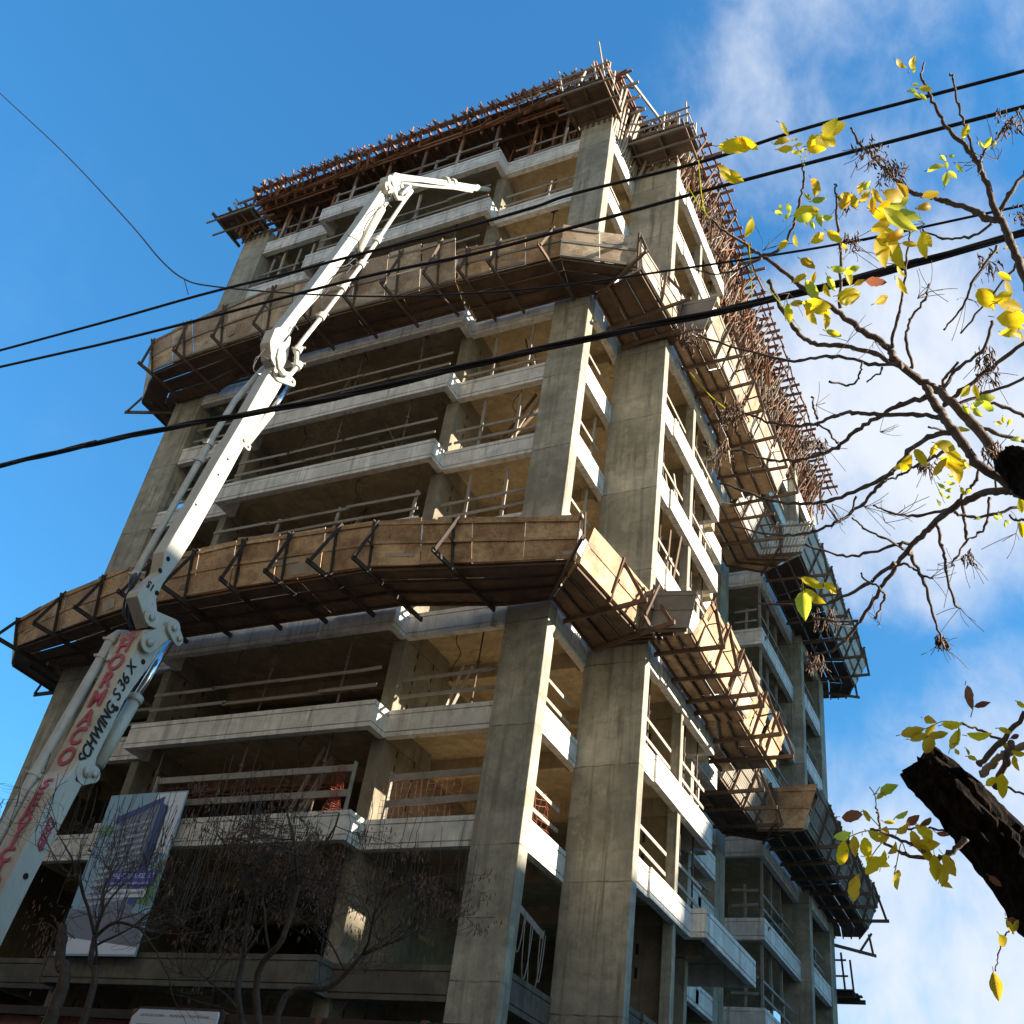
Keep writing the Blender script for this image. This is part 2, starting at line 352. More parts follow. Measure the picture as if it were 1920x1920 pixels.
for (x0, x1, y0, y1) in ((-14.88, -14.5, 20.02, 22.2), (-22.72, -22.44, 20.02, 22.1)):
    mb = MB(); mb.box(x0, x1, y0, y1, 0, 34.5)
    sl_ = MB()
    for k in range(0, 11):
        for j in range(5):
            for yy in (20.62, 21.45): sl_.box(x1 - .01, x1 + .004, yy, yy + .05, fz(k) - 2.45 + j * .38 + (.1 if yy > 21 else 0), fz(k) - 2.27 + j * .38 + (.1 if yy > 21 else 0))
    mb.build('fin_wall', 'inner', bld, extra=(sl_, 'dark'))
mb = MB(); mb.box(-10.2, -9.1, 25.56, 25.8, 0, 34.5)
sl_ = MB()
for k in range(0, 11):
    for j in range(2): sl_.box(-9.85, -9.78, 25.548, 25.562, fz(k) - 1.9 + j * .55, fz(k) - 1.65 + j * .55)
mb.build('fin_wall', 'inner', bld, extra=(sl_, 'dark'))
# core walls deep inside close the views; two added beside the balcony block light
cw = MB()
for (x0, x1, y0, y1) in ((-22, -17.6, 28.6, 28.85), (-16.4, -12.6, 28.6, 28.85), (-22, -21.75, 28.86, 40), (-12.85, -12.6, 28.86, 42.5), (-21.7, -12.9, 36, 36.25), (-24, -22.1, 33, 33.2), (-14.85, -14.65, 22.21, 28.58), (-22.7, -22.5, 22.11, 28.58), (-12.5, -11.0, 31.6, 31.8)):
    cw.box(x0, x1, y0, y1, 0, 34.5)
cw.build('core_and_blocking_wall', 'inner', bld)

mb = MB(); mb.box(-26.8, -26.6, 22.4, 24.45, 0, 32); mb.box(-26.8, -26.6, 20.52, 22.39, 0, 12.18); mb.box(-26.8, -26.6, 25.65, 30.4, 0, 32); mb.box(-26.8, -26.6, 31.7, 43.9, 0, 32)
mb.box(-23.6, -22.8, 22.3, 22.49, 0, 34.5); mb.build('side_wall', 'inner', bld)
# small scars on the corner column: spalled patch of honeycombed concrete is in the material

# ------------------------------------------------------------------ side-street neighbours and an added block across the road (they shade the foot of the tower)
def neighbour(label, x0, x1, y0, y1, h, face):
    t = thing('apartment_block', label, 'building', ((x0 + x1) / 2, (y0 + y1) / 2, 0), 'neighbouring blocks across the streets')
    mb = MB(); mb.box(x0, x1, y0, y1, 0, h); mb.box(x0 - .2, x1 + .2, y0 - .2, y1 + .2, h + .004, h + .5); mb.build('wall', 'plaster', t)
    mb = MB(); mb.box(x0 - .12, x1 + .12, y0 - .12, y1 + .12, 0, 15 if h < 45 else 20); mb.build('added_dark_base', 'darkbase', t)  # dark base added to hold bounce light off the lower floors
    wm = MB(); fl = int(h // 3)
    for i in range(fl):
        z = .9 + i * 3
        if face == 'x':
            n = int((y1 - y0) // 3)
            for j in range(n): wm.box(x0 - .16, x0 - .13, y0 + .8 + j * 3, y0 + 2.2 + j * 3, z, z + 1.4)
        else:
            n = int((x1 - x0) // 3)
            for j in range(n): wm.box(x0 + .8 + j * 3, x0 + 2.2 + j * 3, y1 + .13, y1 + .16, z, z + 1.4)
    wm.build('window', 'wglass', t)
neighbour('lower plaster apartment block across the side street', 40, 54, 31, 43, 24.2, 'x')
neighbour('corner apartment block across the side street, nearest the road', 40, 54, 20, 30.8, 28.8, 'x')
neighbour('taller stepped apartment block beside the lower one', 40, 54, 43.2, 51.2, 29.6, 'x')
neighbour('tallest apartment block at the end of the side street', 40, 56, 51.4, 80, 48, 'x')
neighbour('long unseen block added across the road to shape light on the tower', -75, 40, -20, -5, 46, 'y')  # added block behind the camera: cuts sky light, bounces warm fill

# ------------------------------------------------------------------ guardrails
FL = {0: 'above the hoarding', 1: 'on the orange mesh floor', 2: 'one floor below lower platform', 3: 'behind lower platform',
      4: 'first floor above lower platform', 5: 'second floor above lower platform', 6: 'third floor above lower platform', 7: 'behind upper platform',
      8: 'first floor above upper platform', 9: 'second floor above upper platform', 10: 'under the roof formwork'}
def guard(label, p0, p1, z, posts=(), mt='grey', h=(.48, .98), w=.028, ph=1.15, ext=0.0):
    p0 = Vector((p0[0], p0[1], 0)); p1 = Vector((p1[0], p1[1], 0)); d = (p1 - p0).normalized(); Lg = (p1 - p0).length
    t = thing('timber_guardrail', label, 'guardrail', (p0.x, p0.y, z), 'timber guardrails of the open floors')
    for hh in h:
        mb = MB(); a = 0.0
        while a < Lg - .05:                       # a rail is nailed up from overlapping boards
            l = min(random.uniform(2.0, 3.3), Lg - a)
            if Lg - a - l < .6: l = Lg - a
            o1 = jit(.03); o2 = jit(.04)
            s = p0 + d * (a - (.12 if a > 0 else -.02)); e = p0 + d * (a + l - .02)
            nrm = Vector((d.y, -d.x, 0)) * (.03 if int(a * 3) % 2 else 0)
            mb.beam(s + nrm + Vector((0, 0, z + hh + o1)), e + nrm + Vector((0, 0, z + hh + o2)), w, .09); a += l
        mb.build('rail', mt, t)
    for f in posts:
        q = p0 + d * (Lg * f); mb = MB(); tilt = d * jit(.05)
        mb.beam(q + Vector((d.y, -d.x, 0)) * -.05 + Vector((0, 0, z + .002)), q + tilt + Vector((d.y, -d.x, 0)) * -.05 + Vector((0, 0, z + ph + jit(.08))), .05, .09, (d.x, d.y, 0)); mb.build('post', mt, t)
    return t
def prop(label, x, y, z0, z1, steel=True, lean=.03, mt='pale'):
    b = Vector((x, y, z0 + .002)); e = Vector((x + jit(lean), y + jit(lean), z1 - .002))
    if steel:
        t = thing('shoring_prop', label, 'steel prop', b, 'adjustable steel shoring props')
        mb = MB(); m = b.lerp(e, .55); mb.tube([b, m], .03, 8); mb.beam(b, b + Vector((0, 0, .01)), .14, .14); mb.build('outer_tube', 'rust', t)
        mb = MB(); mb.tube([m, e], .022, 8); mb.build('inner_tube', 'rust', t)
        mb = MB(); mb.tube([m - Vector((0, 0, .05)), m + Vector((0, 0, .05))], .05, 8); mb.tube([m + Vector((-.1, 0, .02)), m + Vector((.1, 0, .02))], .01, 6); mb.build('collar', 'rust', t)
        mb = MB(); mb.beam(e + Vector((-.13, 0, -.02)), e + Vector((.13, 0, -.02)), .1, .03); mb.beam(e + Vector((0, 0, -.16)), e + Vector((.1, 0, -.03)), .012, .012); mb.beam(e + Vector((0, 0, -.16)), e + Vector((-.1, 0, -.03)), .012, .012); mb.build('head_plate', 'rust', t)
    else:
        t = thing('timber_prop', label, 'timber prop', b, 'timber shoring posts')
        mb = MB(); mb.beam(b, e, .09, .07, (0, 1, 0)); mb.build('post', mt, t)
        mb = MB(); mb.beam(e + Vector((-.3, 0, -.03)), e + Vector((.3, 0, -.03)), .07, .06)
        for s in (-1, 1): mb.beam(b.lerp(e, .84) + Vector((0, -.05, 0)), e + Vector((s * .26, -.05, -.07)), .025, .06)
        mb.build('head', mt, t)
    return t
ORD = ['first', 'second', 'third', 'fourth', 'fifth', 'sixth', 'seventh', 'eighth', 'ninth', 'tenth']
for k in range(1, 11):
    z = fz(k); ce = fz(k + 1) - .16 if k < 10 else 37.7; b_ = 'pale' if k >= 8 else 'grey'
    fl = FL[k]
    if k != 1:
        guard(f'two-plank timber guardrail along the wide balcony, {fl}', (-22.2, 19.52), (-14.7, 19.52), z, (.02, .33, .62, .97) if k in (4, 10) else ((.25,) if k == 9 else ()))
        guard(f'short timber guardrail beside the corner column, {fl}', (-14.45, 20.16), (-11.62, 20.16), z, (.3, .72) if k in (4, 5, 6) else ((.6,) if k == 9 else ()), ph=2.0 if k in (4, 5, 6) else 1.15)
        guard(f'timber guardrail in the narrow outer bay, {fl}', (-25.55, 20.16), (-22.75, 20.16), z, (.15, .62) if k > 7 else (), ph=1.9)
    guard(f'sunlit plank guardrail between the two corner columns, {fl}', (-10.72, 20.36), (-10.72, 22.3), z, (.25, .8) if k in (4, 5, 8) else (), 'pale', ph=2.0)
    guard(f'sunlit guardrail in the side opening, {fl}', (-9.06, 22.7), (-9.06, 25.2), z, (.75,) if k > 2 else (), 'pale')
    guard(f'guardrail past the slim side column, {fl}', (-9.0, 25.84), (-9.0, 27.9), z, (.1, .8) if k > 1 else (), 'pale')
    guard(f'guardrail across the set-back return, {fl}', (-11.0, 31.2), (-11.0, 34.8), z, (.1, .5, .9))
    guard(f'narrow guardrail on the rear bay front, {fl}', (-10.6, 36.16), (-9.66, 36.16), z, (.5,))
    guard(f'long guardrail of the rear side bay, {fl}', (-9.64, 36.3), (-9.64, 40.8), z, (.05, .35, .68))
    guard(f'guardrail of the last bay at the far edge, {fl}', (-9.3, 41.5), (-9.3, 44.3), z, (.1, .55))
    if k in (1, 2, 5, 6, 8):
        for i, x in enumerate((-15.9, -18.4, -21.2)):
            if k == 1 or i < 2: prop(f'{ORD[i]} steel prop from the corner bay on the wide balcony, {fl}', x, 19.62, z, ce, True, .12)
    if k in (2, 8): prop(f'steel prop in the bay beside the corner column, {fl}', -12.55, 20.5, z, ce)
    if k in (2, 4, 5): prop(f'steel prop in the sunlit side opening, {fl}', -9.25, 23.9, z, ce)
    if k in (1, 2, 3, 4, 5, 6, 8, 9): 
        for i, y in enumerate((26.5, 27.6)): prop(f'{ORD[i]} steel prop past the slim side column, {fl}', -9.15, y, z, ce)
    if k in (1, 2, 4, 5, 6):
        prop(f'timber prop with braced head at the rear bay corner, {fl}', -9.62, 36.4, z, ce, False, .03, 'grey')
        for i, y in enumerate((38.0, 39.4)): prop(f'{ORD[i]} timber prop along the rear side bay, {fl}', -9.75, y, z, ce, False, .03, 'grey')
        prop(f'timber prop in the last bay, {fl}', -9.5, 42.9, z, ce, False, .03, 'grey')
    if k in (9,):
        for i, x in enumerate((-24.6, -23.2, -20.8, -17.9)): 
            t = thing('timber_prop', f'{ORD[i]} plain timber post from the outer column, {fl}', 'timber prop', (x, 19.7, z), 'timber shoring posts')
            q = MB(); q.beam((x, 20.25 if x < -22.4 else 19.66, z), (x + jit(.1), 20.25 if x < -22.4 else 19.66, ce), .09, .07, (0, 1, 0)); q.build('post', 'pale', t)

# ------------------------------------------------------------------ safety platforms (cantilevered timber catch decks)
def lerp2(a, b, f): return a + (b - a) * f
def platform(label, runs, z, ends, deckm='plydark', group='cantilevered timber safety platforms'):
    """runs: list of (inner(x,y) a,b ; outer a,b ; top (x,y,z) a,b ; material ; slatted)"""
    t = thing('safety_platform', label, 'safety platform', (*runs[0][0], z), group)
    for (ia, ib, oa, ob, ta, tb, m, kind) in runs:
        ia, ib, oa, ob = [Vector((*p, z)) for p in (ia, ib, oa, ob)]; ta, tb = Vector(ta), Vector(tb)
        Lg = max((ob - oa).length, .2)
        if (ia - ib).length + (ia - oa).length > .2:
            mb = MB(); n = max(1, round(Lg / 2.4))
            rows = 3
            for i in range(n):
                for r in range(rows):      # plywood sheets of the deck with gaps and bites between them
                    f0, f1 = i / n + .003, (i + 1) / n - .003; g0, g1 = r / rows + .012, (r + 1) / rows - .012
                    if r == 0: g0 = .0 + abs(jit(.06))
                    P = lambda f, g_: lerp2(lerp2(ia, ib, f), lerp2(oa, ob, f), g_)
                    c = [P(f0, g0), P(f1, g0), P(f1, g1), P(f0, g1)]; dz = Vector((0, 0, .02)); hz = Vector((0, 0, jit(.012)))
                    mb.hexa([q + hz for q in c] + [q + dz + hz for q in c])
            mb.build('deck', deckm, t)
            mb = MB()
            for g_ in (.08, .38, .66, .95):
                a = lerp2(ia, oa, g_); b = lerp2(ib, ob, g_); mb.beam(a - Vector((0, 0, .045)), b - Vector((0, 0, .045)), .05, .07)
            mb.build('stringer', 'brown', t)
        mb = MB(); nrm = (ob - oa).cross(ta - oa).normalized() * .018
        if kind == 'slat':
            n = int(Lg / .125)
            for i in range(n):
                f = (i + .5) / n; a = lerp2(oa, ob, f); b = lerp2(ta, tb, f); mb.beam(a, b + (b - a) * jit(.05), .085, .022, nrm)
            mb.build('fascia_panel', m, t); mb = MB()
            for g_ in (.2, .55, .88): mb.beam(lerp2(oa, ta, g_) + nrm * 1.6, lerp2(ob, tb, g_) + nrm * 1.6, .03, .07, ta - oa)
            mb.build('batten', 'grey', t)
        else:
            n = max(1, round(Lg / 1.25)); rows = 2
            for i in range(n):
                w_ = jit(.02)
                for r in range(rows):
                    f0, f1 = i / n + .005 + abs(jit(.004)), (i + 1) / n - .005; g0, g1 = r / rows + (.014 if r else 0), (r + 1) / rows + (w_ if r == rows - 1 else -.006)
                    P = lambda f, g_: lerp2(lerp2(oa, ob, f), lerp2(ta, tb, f), g_)
                    c = [P(f0, g0), P(f1, g0), P(f1, g1 + (jit(.05) if r == rows - 1 else 0)), P(f0, g1 + (jit(.05) if r == rows - 1 else 0))]; o_ = nrm * jit(.7)
                    mb.hexa([q + o_ for q in c] + [q + nrm + o_ for q in c])
            mb.build('fascia_panel', m, t); mb = MB()
            for _ in range(int(Lg * .55)):
                f_ = random.uniform(.03, .9); g_ = random.uniform(.08, .75); w2 = random.uniform(.25, .9) / Lg
                P = lambda f, g: lerp2(lerp2(oa, ob, f), lerp2(ta, tb, f), g) + nrm * 1.75
                a_ = P(f_, g_); b_ = P(min(.98, f_ + w2), g_ + jit(.05)); mb.beam(a_, b_, .015, random.choice((.09, .14, .3)), ta - oa)
            if mb.f: mb.build('patch_board', random.choice(('pale', 'grey', 'ply')), t)
            mb = MB(); ex = .06
            for g_ in (.04, .5, .92):
                for i in range(n):
                    if random.random() < .12: continue
                    P = lambda f: lerp2(lerp2(oa, ob, f), lerp2(ta, tb, f), g_ + jit(.012))
                    mb.beam(P(i / n) + nrm * 1.7, P((i + 1) / n) + nrm * 1.7, .035, .085, ta - oa)
            mb.build('batten', 'ply' if m == 'ply' and z < 20 else 'grey', t)
    for (e, inn, panel_b, panel_t) in ends:       # triangular brackets
        e = Vector(e) + Vector((jit(.12), jit(.12), jit(.03))); inn = Vector(inn); pb = Vector(panel_b); pt = Vector(panel_t); mb = MB()
        dz = Vector((0, 0, -.13)); d = (e - inn).normalized()
        off = Vector((-d.y, d.x, 0)) * .05
        mb.beam(inn + dz, e + dz + d * abs(jit(.12)), .055, .12)
        mb.beam(e + dz + off * 1.1, pt + off * 1.1 + Vector((0, 0, jit(.05))), .035, .09, d)
        mb.beam(pb + dz + d * .05 - off * 1.1, pt + d * .06 - off * 1.1, .035, .09, d)
        if random.random() < .5: mb.beam(lerp2(e, pt, .45) + off * .5, lerp2(pb, pt, .4) + d * .05, .025, .06, d)
        mb.build('bracket', 'darkwood' if z < 20 and e.x < -9 else 'brown', t)
def auto_runs(inner, outer, top, m, kinds=None):
    return [(inner[i], inner[i + 1], outer[i], outer[i + 1], top[i], top[i + 1], m[i] if isinstance(m, list) else m, (kinds[i] if kinds else 'ply')) for i in range(len(outer) - 1)]
def panel_at(outer, top, axis, val):
    for i in range(len(outer) - 1):
        a, b = outer[i][axis], outer[i + 1][axis]
        if min(a, b) <= val <= max(a, b) and abs(a - b) > .3:
            f = (val - a) / (b - a); o = lerp2(Vector(outer[i]), Vector(outer[i + 1]), f); tt = lerp2(Vector(top[i]), Vector(top[i + 1]), f); return o, tt
    return Vector(outer[0]), Vector(top[0])
def front_brackets(xs, outer, top, yin, z, ext=.62):
    res = []
    for x in xs:
        o, tt = panel_at(outer, top, 0, x); res.append(((o.x - .12, min(o.y, tt.y) - ext + .15, z), (x + .1, yin, z), (o.x, o.y, z), (tt.x, tt.y, tt.z)))
    return res
# lower platform, street side
zi = 15.50
o1 = [(-27.5, 18.45), (-25.2, 18.0), (-22.3, 17.5), (-18.5, 17.4), (-14.2, 17.45), (-11.6, 17.95), (-9.1, 18.4)]
t1 = [(-27.6, 18.15, 16.25), (-25.2, 17.7, 16.62), (-22.3, 17.22, 16.78), (-18.5, 17.12, 16.85), (-14.2, 17.2, 16.72), (-11.6, 17.6, 16.58), (-9.0, 18.2, 16.55)]
i1 = [(-26.9, 19.9), (-25.2, 19.9), (-22.42, 19.26), (-18.5, 19.26), (-14.3, 19.26), (-11.6, 19.9), (-10.4, 19.9)]
platform('lower timber safety platform along the street front with stained plywood fascia', auto_runs(i1, o1, t1, 'ply'), zi,
         front_brackets((-27.3, -25.3, -23.4, -21.5, -19.9, -18.2, -16.7, -15.2, -14.1, -12.0), o1, t1, 19.8, zi) + [((-8.6, 17.6, zi), (-10.3, 19.6, zi), (-9.1, 18.4, zi), (-8.95, 18.15, 16.6))])
platform('end return of the lower platform past the outer column', [((-26.9, 19.9), (-26.9, 25), (-28.6, 19.3), (-28.6, 25), (-28.8, 19.2, 16.5), (-28.8, 25, 16.6), 'ply', 'ply'), ((-26.9, 19.9), (-26.9, 19.92), (-27.5, 18.45), (-28.6, 19.3), (-27.6, 18.15, 16.2), (-28.8, 19.1, 16.4), 'ply', 'ply')], zi,
         [((-29.2, 21, zi), (-26.9, 21, zi), (-28.6, 21, zi), (-28.8, 21, 16.5))])
platform('sunlit plywood return of the lower platform between the corner columns', [((-10.4, 19.9), (-10.4, 22.3), (-9.15, 18.6), (-8.8, 21.65), (-8.95, 18.8, 16.7), (-8.55, 21.9, 16.6), 'ply', 'ply'),
          ((-10.4, 22.3), (-8.85, 22.3), (-8.8, 21.65), (-7.55, 21.9), (-8.6, 21.55, 16.5), (-7.3, 21.75, 16.45), 'grey', 'ply')], zi,
         [((-8.1, 20.2, zi), (-10.4, 20.7, zi), (-9.0, 20.2, zi), (-8.78, 20.3, 16.7)), ((-7.9, 21.4, zi), (-10.2, 22.2, zi), (-8.75, 21.6, zi), (-8.5, 21.7, 16.6)), ((-8.45, 20.8, zi), (-8.45, 22.3, zi), (-8.45, 21.7, zi), (-8.3, 21.5, 16.6))])
def broken(y0, y1, n, xi, xo, zt, mats, seed):
    rnd = random.Random(seed); out = []; cuts = [y0 + (y1 - y0) * i / n + (rnd.uniform(-.2, .2) if 0 < i < n else 0) for i in range(n + 1)]
    for a, b, i in zip(cuts, cuts[1:], range(n)):
        dx = rnd.uniform(-.12, .12); dz = rnd.uniform(-.22, .08); fi = lambda y: xi(y)
        out.append(((fi(a), a), (fi(b), b), (xo - .35 + dx, a + .02), (xo - .35 + dx + rnd.uniform(-.05, .05), b - .02), (xo + dx + .05, a + .05 + rnd.uniform(0, .25), zt + dz), (xo + dx + rnd.uniform(-.04, .08), b + rnd.uniform(-.05, .1), zt + dz + rnd.uniform(-.12, .06)), mats[i % len(mats)], 'ply'))
    return out
XI = lambda y: -8.75 if y < 27.9 else -9.35
ys = (22.65, 24.05, 25.3, 26.0, 27.8, 29.1)
platform('lower platform along the sunlit side face with triangular brackets', broken(22.15, 30.2, 5, XI, -7.22, 16.75, ['ply', 'ply', 'plypale', 'ply', 'ply'], 3), zi,
         [((-6.85, y, zi), (-8.75 if y < 28 else -9.3, y + .1, zi), (-7.62, y, zi), (-7.2, y, 16.75)) for y in ys], 'ply')
platform('slatted lower platform over the set-back return of the side face', [((-10.7, 30.4), (-10.7, 35.0), (-9.3, 30.6), (-9.3, 34.9), (-8.75, 30.8, 16.8), (-8.75, 34.9, 16.8), 'pale', 'slat'),
          ((-10.7, 35.0), (-9.4, 35.9), (-9.3, 34.9), (-7.8, 35.0), (-8.95, 34.75, 16.9), (-7.3, 34.85, 16.9), 'ply', 'ply')], zi,
         [((-8.3, y, zi), (-10.7, y, zi), (-9.3, y, zi), (-8.75, y, 16.8)) for y in (31.5, 32.8, 34.2)] + [((-8.5, 34.1, zi), (-9.4, 35.8, zi), (-8.6, 34.95, zi), (-8.7, 34.7, 16.8))])
platform('dark slatted lower platform along the rear bays', [((-9.35, 35.9), (-9.35, 45.2), (-7.75, 35.1), (-7.75, 45.6), (-7.25, 35.1, 16.9), (-7.25, 45.8, 16.8), 'grey', 'slat'),
          ((-9.35, 45.2), (-9.4, 46.7), (-7.75, 45.6), (-8.3, 46.8), (-7.3, 45.8, 16.8), (-8.0, 47.2, 16.5), 'grey', 'slat')], zi,
         [((-6.9, y, zi), (-9.35, y, zi), (-7.75, y, zi), (-7.25, y, 16.85)) for y in (36.4, 37.9, 39.4, 41, 42.6, 44.2)] + [((-7.9, 46.6, zi - .6), (-9.3, 45.1, zi - .6), (-8.4, 46.4, zi - .6), (-7.9, 46.6, zi + .1))], 'darkwood')
# upper platform
zi = 26.55
o2 = [(-26.6, 18.25), (-24.6, 18.05), (-21.6, 17.95), (-18, 18.0), (-14.15, 18.1)]
t2 = [(-27.0, 17.95, 27.95), (-25.1, 17.8, 28.25), (-21.8, 17.65, 28.5), (-18, 17.68, 28.4), (-14.3, 17.75, 28.35)]
i2 = [(-26.9, 19.9), (-24.8, 19.9), (-22.42, 19.26), (-18, 19.26), (-14.4, 19.26)]
platform('upper timber safety platform along the street front, tall plywood fascia', auto_runs(i2, o2, t2, 'plypale'), zi,
         front_brackets((-26.5, -24.9, -23.2, -21.2, -19.5, -17.8, -16.2, -14.7), o2, t2, 19.8, zi, .5))
o2b = [(-14.1, 18.1), (-10.7, 18.25), (-8.65, 19.4)]
t2b = [(-14.2, 17.85, 27.75), (-10.6, 17.95, 27.55), (-8.75, 19.15, 27.75)]
platform('upper platform wrapping the street corner in front of the corner column', auto_runs([(-14.3, 19.9), (-11, 19.9), (-10.4, 19.95)], o2b, t2b, ['ply', 'plypale']), zi,
         front_brackets((-13.7, -12.7, -11.0), o2b, t2b, 19.85, zi, .5) + [((-8.2, 18.8, zi), (-10.3, 20.0, zi), (-8.7, 19.4, zi), (-8.65, 19.2, 27.8))])
platform('end return of the upper platform past the outer column', [((-26.9, 19.9), (-26.9, 25), (-28.2, 19.4), (-28.2, 25), (-28.3, 19.2, 27.7), (-28.3, 25, 27.8), 'plypale', 'ply'), ((-26.9, 19.9), (-26.9, 19.92), (-26.6, 18.25), (-28.2, 19.4), (-27.0, 17.95, 27.9), (-28.3, 19.2, 27.7), 'plypale', 'ply')], zi,
         [((-28.9, 19.6, zi), (-26.9, 20.3, zi), (-28.1, 19.9, zi), (-28.3, 19.8, 27.7))])
platform('bright upper platform return between the corner columns', [((-10.4, 19.95), (-10.4, 22.3), (-8.6, 19.5), (-8.35, 22.85), (-8.72, 19.5, 27.8), (-8.3, 22.7, 27.8), 'plypale', 'ply'),
          ((-10.4, 22.3), (-8.85, 22.3), (-8.6, 22.2), (-7.6, 22.4), (-8.3, 22.3, 27.9), (-7.15, 22.3, 27.8), 'grey', 'ply')], zi,
         [((-7.7, 20.9, zi), (-10.4, 21.3, zi), (-8.5, 20.9, zi), (-8.4, 20.9, 27.8)), ((-8.2, 21.9, zi), (-10.3, 22.2, zi), (-8.5, 22.2, zi), (-8.3, 22.1, 27.8))], 'plydark')
platform('upper platform along the sunlit side face with pale plywood fascia', broken(22.6, 30.9, 5, XI, -7.22, 27.85, ['plypale', 'plypale', 'ply', 'plypale', 'pale'], 8), zi,
         [((-6.85, y, zi), (-8.75 if y < 28 else -9.3, y + .1, zi), (-7.65, y, zi), (-7.1, y, 27.9)) for y in (23.6, 25.0, 26.4, 27.8, 29.3, 31.0)], 'ply')
platform('slatted upper platform over the set-back return of the side face', [((-10.7, 30.4), (-10.7, 35.0), (-9.15, 31.2), (-9.15, 34.6), (-8.6, 31.2, 27.8), (-8.6, 34.5, 27.8), 'zinc', 'slat'),
          ((-10.7, 35.0), (-9.4, 35.9), (-9.15, 34.6), (-7.5, 34.8), (-8.7, 34.4, 27.85), (-6.95, 34.6, 27.8), 'zinc', 'slat')], zi,
         [((-8.1, y, zi), (-10.7, y, zi), (-9.15, y, zi), (-8.6, y, 27.8)) for y in (32.0, 33.4)] + [((-8.1, 33.9, zi), (-9.4, 35.8, zi), (-8.3, 34.75, zi), (-8.3, 34.5, 27.8))], 'ply')
platform('slatted upper platform along the rear bays', [((-9.35, 35.9), (-9.35, 45.2), (-7.6, 35.0), (-7.7, 45.8), (-7.05, 34.8, 27.8), (-7.1, 46, 27.8), 'zinc', 'slat'),
          ((-9.35, 45.2), (-9.5, 46.9), (-7.7, 45.8), (-8.3, 47.0), (-7.1, 46, 27.8), (-8.0, 47.2, 27.5), 'grey', 'slat')], zi,
         [((-6.8, y, zi), (-9.35, y, zi), (-7.65, y, zi), (-7.05, y, 27.85)) for y in (36.3, 38, 39.7, 41.4, 43.1, 44.8)] + [((-7.7, 46.9, zi), (-9.3, 46.0, zi), (-8.2, 46.6, zi), (-7.9, 46.9, zi + 1.0))], 'darkwood')
# small working platform that sticks out of the far edge
t = thing('working_platform', 'small dark plank platform with posts sticking out past the far edge', 'working platform', (-9, 46, 12.6))
mb = MB()
for i in range(5): mb.beam((-9.4, 45.3 + i * .28, 13.05), (-8.35 + jit(.12), 45.3 + i * .28, 13.05), .26, .05)
mb.beam((-9.3, 45.5, 12.93), (-8.4, 45.5, 12.93), .08, .16); mb.beam((-9.3, 46.5, 12.93), (-8.2, 46.5, 12.93), .08, .16); mb.build('deck', 'darkwood', t)
for x, y in ((-8.75, 45.4), (-8.6, 46.4)):
    mb = MB(); mb.beam((x, y, 13.08), (x - .1, y, 14.5), .07, .07); mb.build('post', 'darkwood', t)
mb = MB(); mb.beam((-9.3, 45.35, 13.6), (-8.6, 45.35, 13.6), .03, .07); mb.beam((-9.3, 45.35, 14.2), (-8.65, 45.35, 14.2), .03, .07); mb.build('rail', 'darkwood', t)

# ------------------------------------------------------------------ roof formwork
rf = thing('roof_formwork', 'red-brown timber roof formwork with projecting joists crowning the tower', 'formwork', (-18, 30, 37.6))
RP = [(-26.9, 30), (-26.6, 19.3), (-10.3, 19.3), (-10.2, 22.0), (-8.75, 22.2), (-8.7, 28), (-9.0, 35), (-9.0, 45.4), (-26.9, 45.4)]
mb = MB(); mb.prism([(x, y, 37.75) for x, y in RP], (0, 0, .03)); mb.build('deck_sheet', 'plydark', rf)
def joist(a, b, w=.06, h=.13, m='red'):
    mb = MB(); mb.beam(a, b, w, h); mb.build('joist', m, rf)
x = -26.3
i = 0
while x < -10.3:
    yb = 19.1
    joist((x + jit(.04), yb - .28 + jit(.2), 37.67 + jit(.03)), (x + jit(.05), 24.5, 37.67)); x += .42; i += 1
y = 22.9
while y < 45.3:
    xe = -8.25 if y < 30 else -8.45
    joist((-12.5, y, 37.67), (xe + .48 + jit(.22), y + jit(.06), 37.70 + jit(.04))); y += .46
mb = MB()
for yy in (19.5, 20.3, 21.8, 23.3): mb.beam((-26.6, yy, 37.52), (-10.5, yy, 37.52), .07, .15)
for xx in (-8.95, -9.9, -11.2): mb.beam((xx, 22.6, 37.52), (xx, 45.2, 37.52), .07, .15)
mb.build('ledger', 'red', rf)
# edge forms: outer side boards, studs and kickers
mb = MB()
def edge(a, b, n, out):
    a = Vector(a); b = Vector(b); o = Vector(out)
    for zz in (37.86, 38.02): mb.beam(a + Vector((0, 0, zz)) + o * .05, b + Vector((0, 0, zz)) + o * .05, .03, .12)
    mb.beam(a + Vector((0, 0, 37.90)) + o * .02, b + Vector((0, 0, 37.90)) + o * .02, .02, .24)
    mb.beam(a + Vector((0, 0, 37.86)) + o * .15, b + Vector((0, 0, 37.86)) + o * .15, .06, .09)
    for i in range(n):
        p = lerp2(a, b, (i + .5) / n)
        if random.random() < .12: continue
        mb.beam(p + Vector((0, 0, 37.62)) + o * .1, p + Vector((0, 0, 38.08 + jit(.07))) + o * (.09 + jit(.04)), .05, .07, o)
        mb.beam(p + Vector((0, 0, 37.73)) + o * .42, p + Vector((0, 0, 37.98)) + o * .1, .04, .06, o)
        if random.random() < .4: mb.beam(p + Vector((0, 0, 37.5 + jit(.1))) + o * .05, p + Vector((jit(.3), 0, 37.8)) + o * .5, .04, .05, o)
edge((-26.5, 19.16, 0), (-10.4, 19.18, 0), 42, (0, -1, 0))
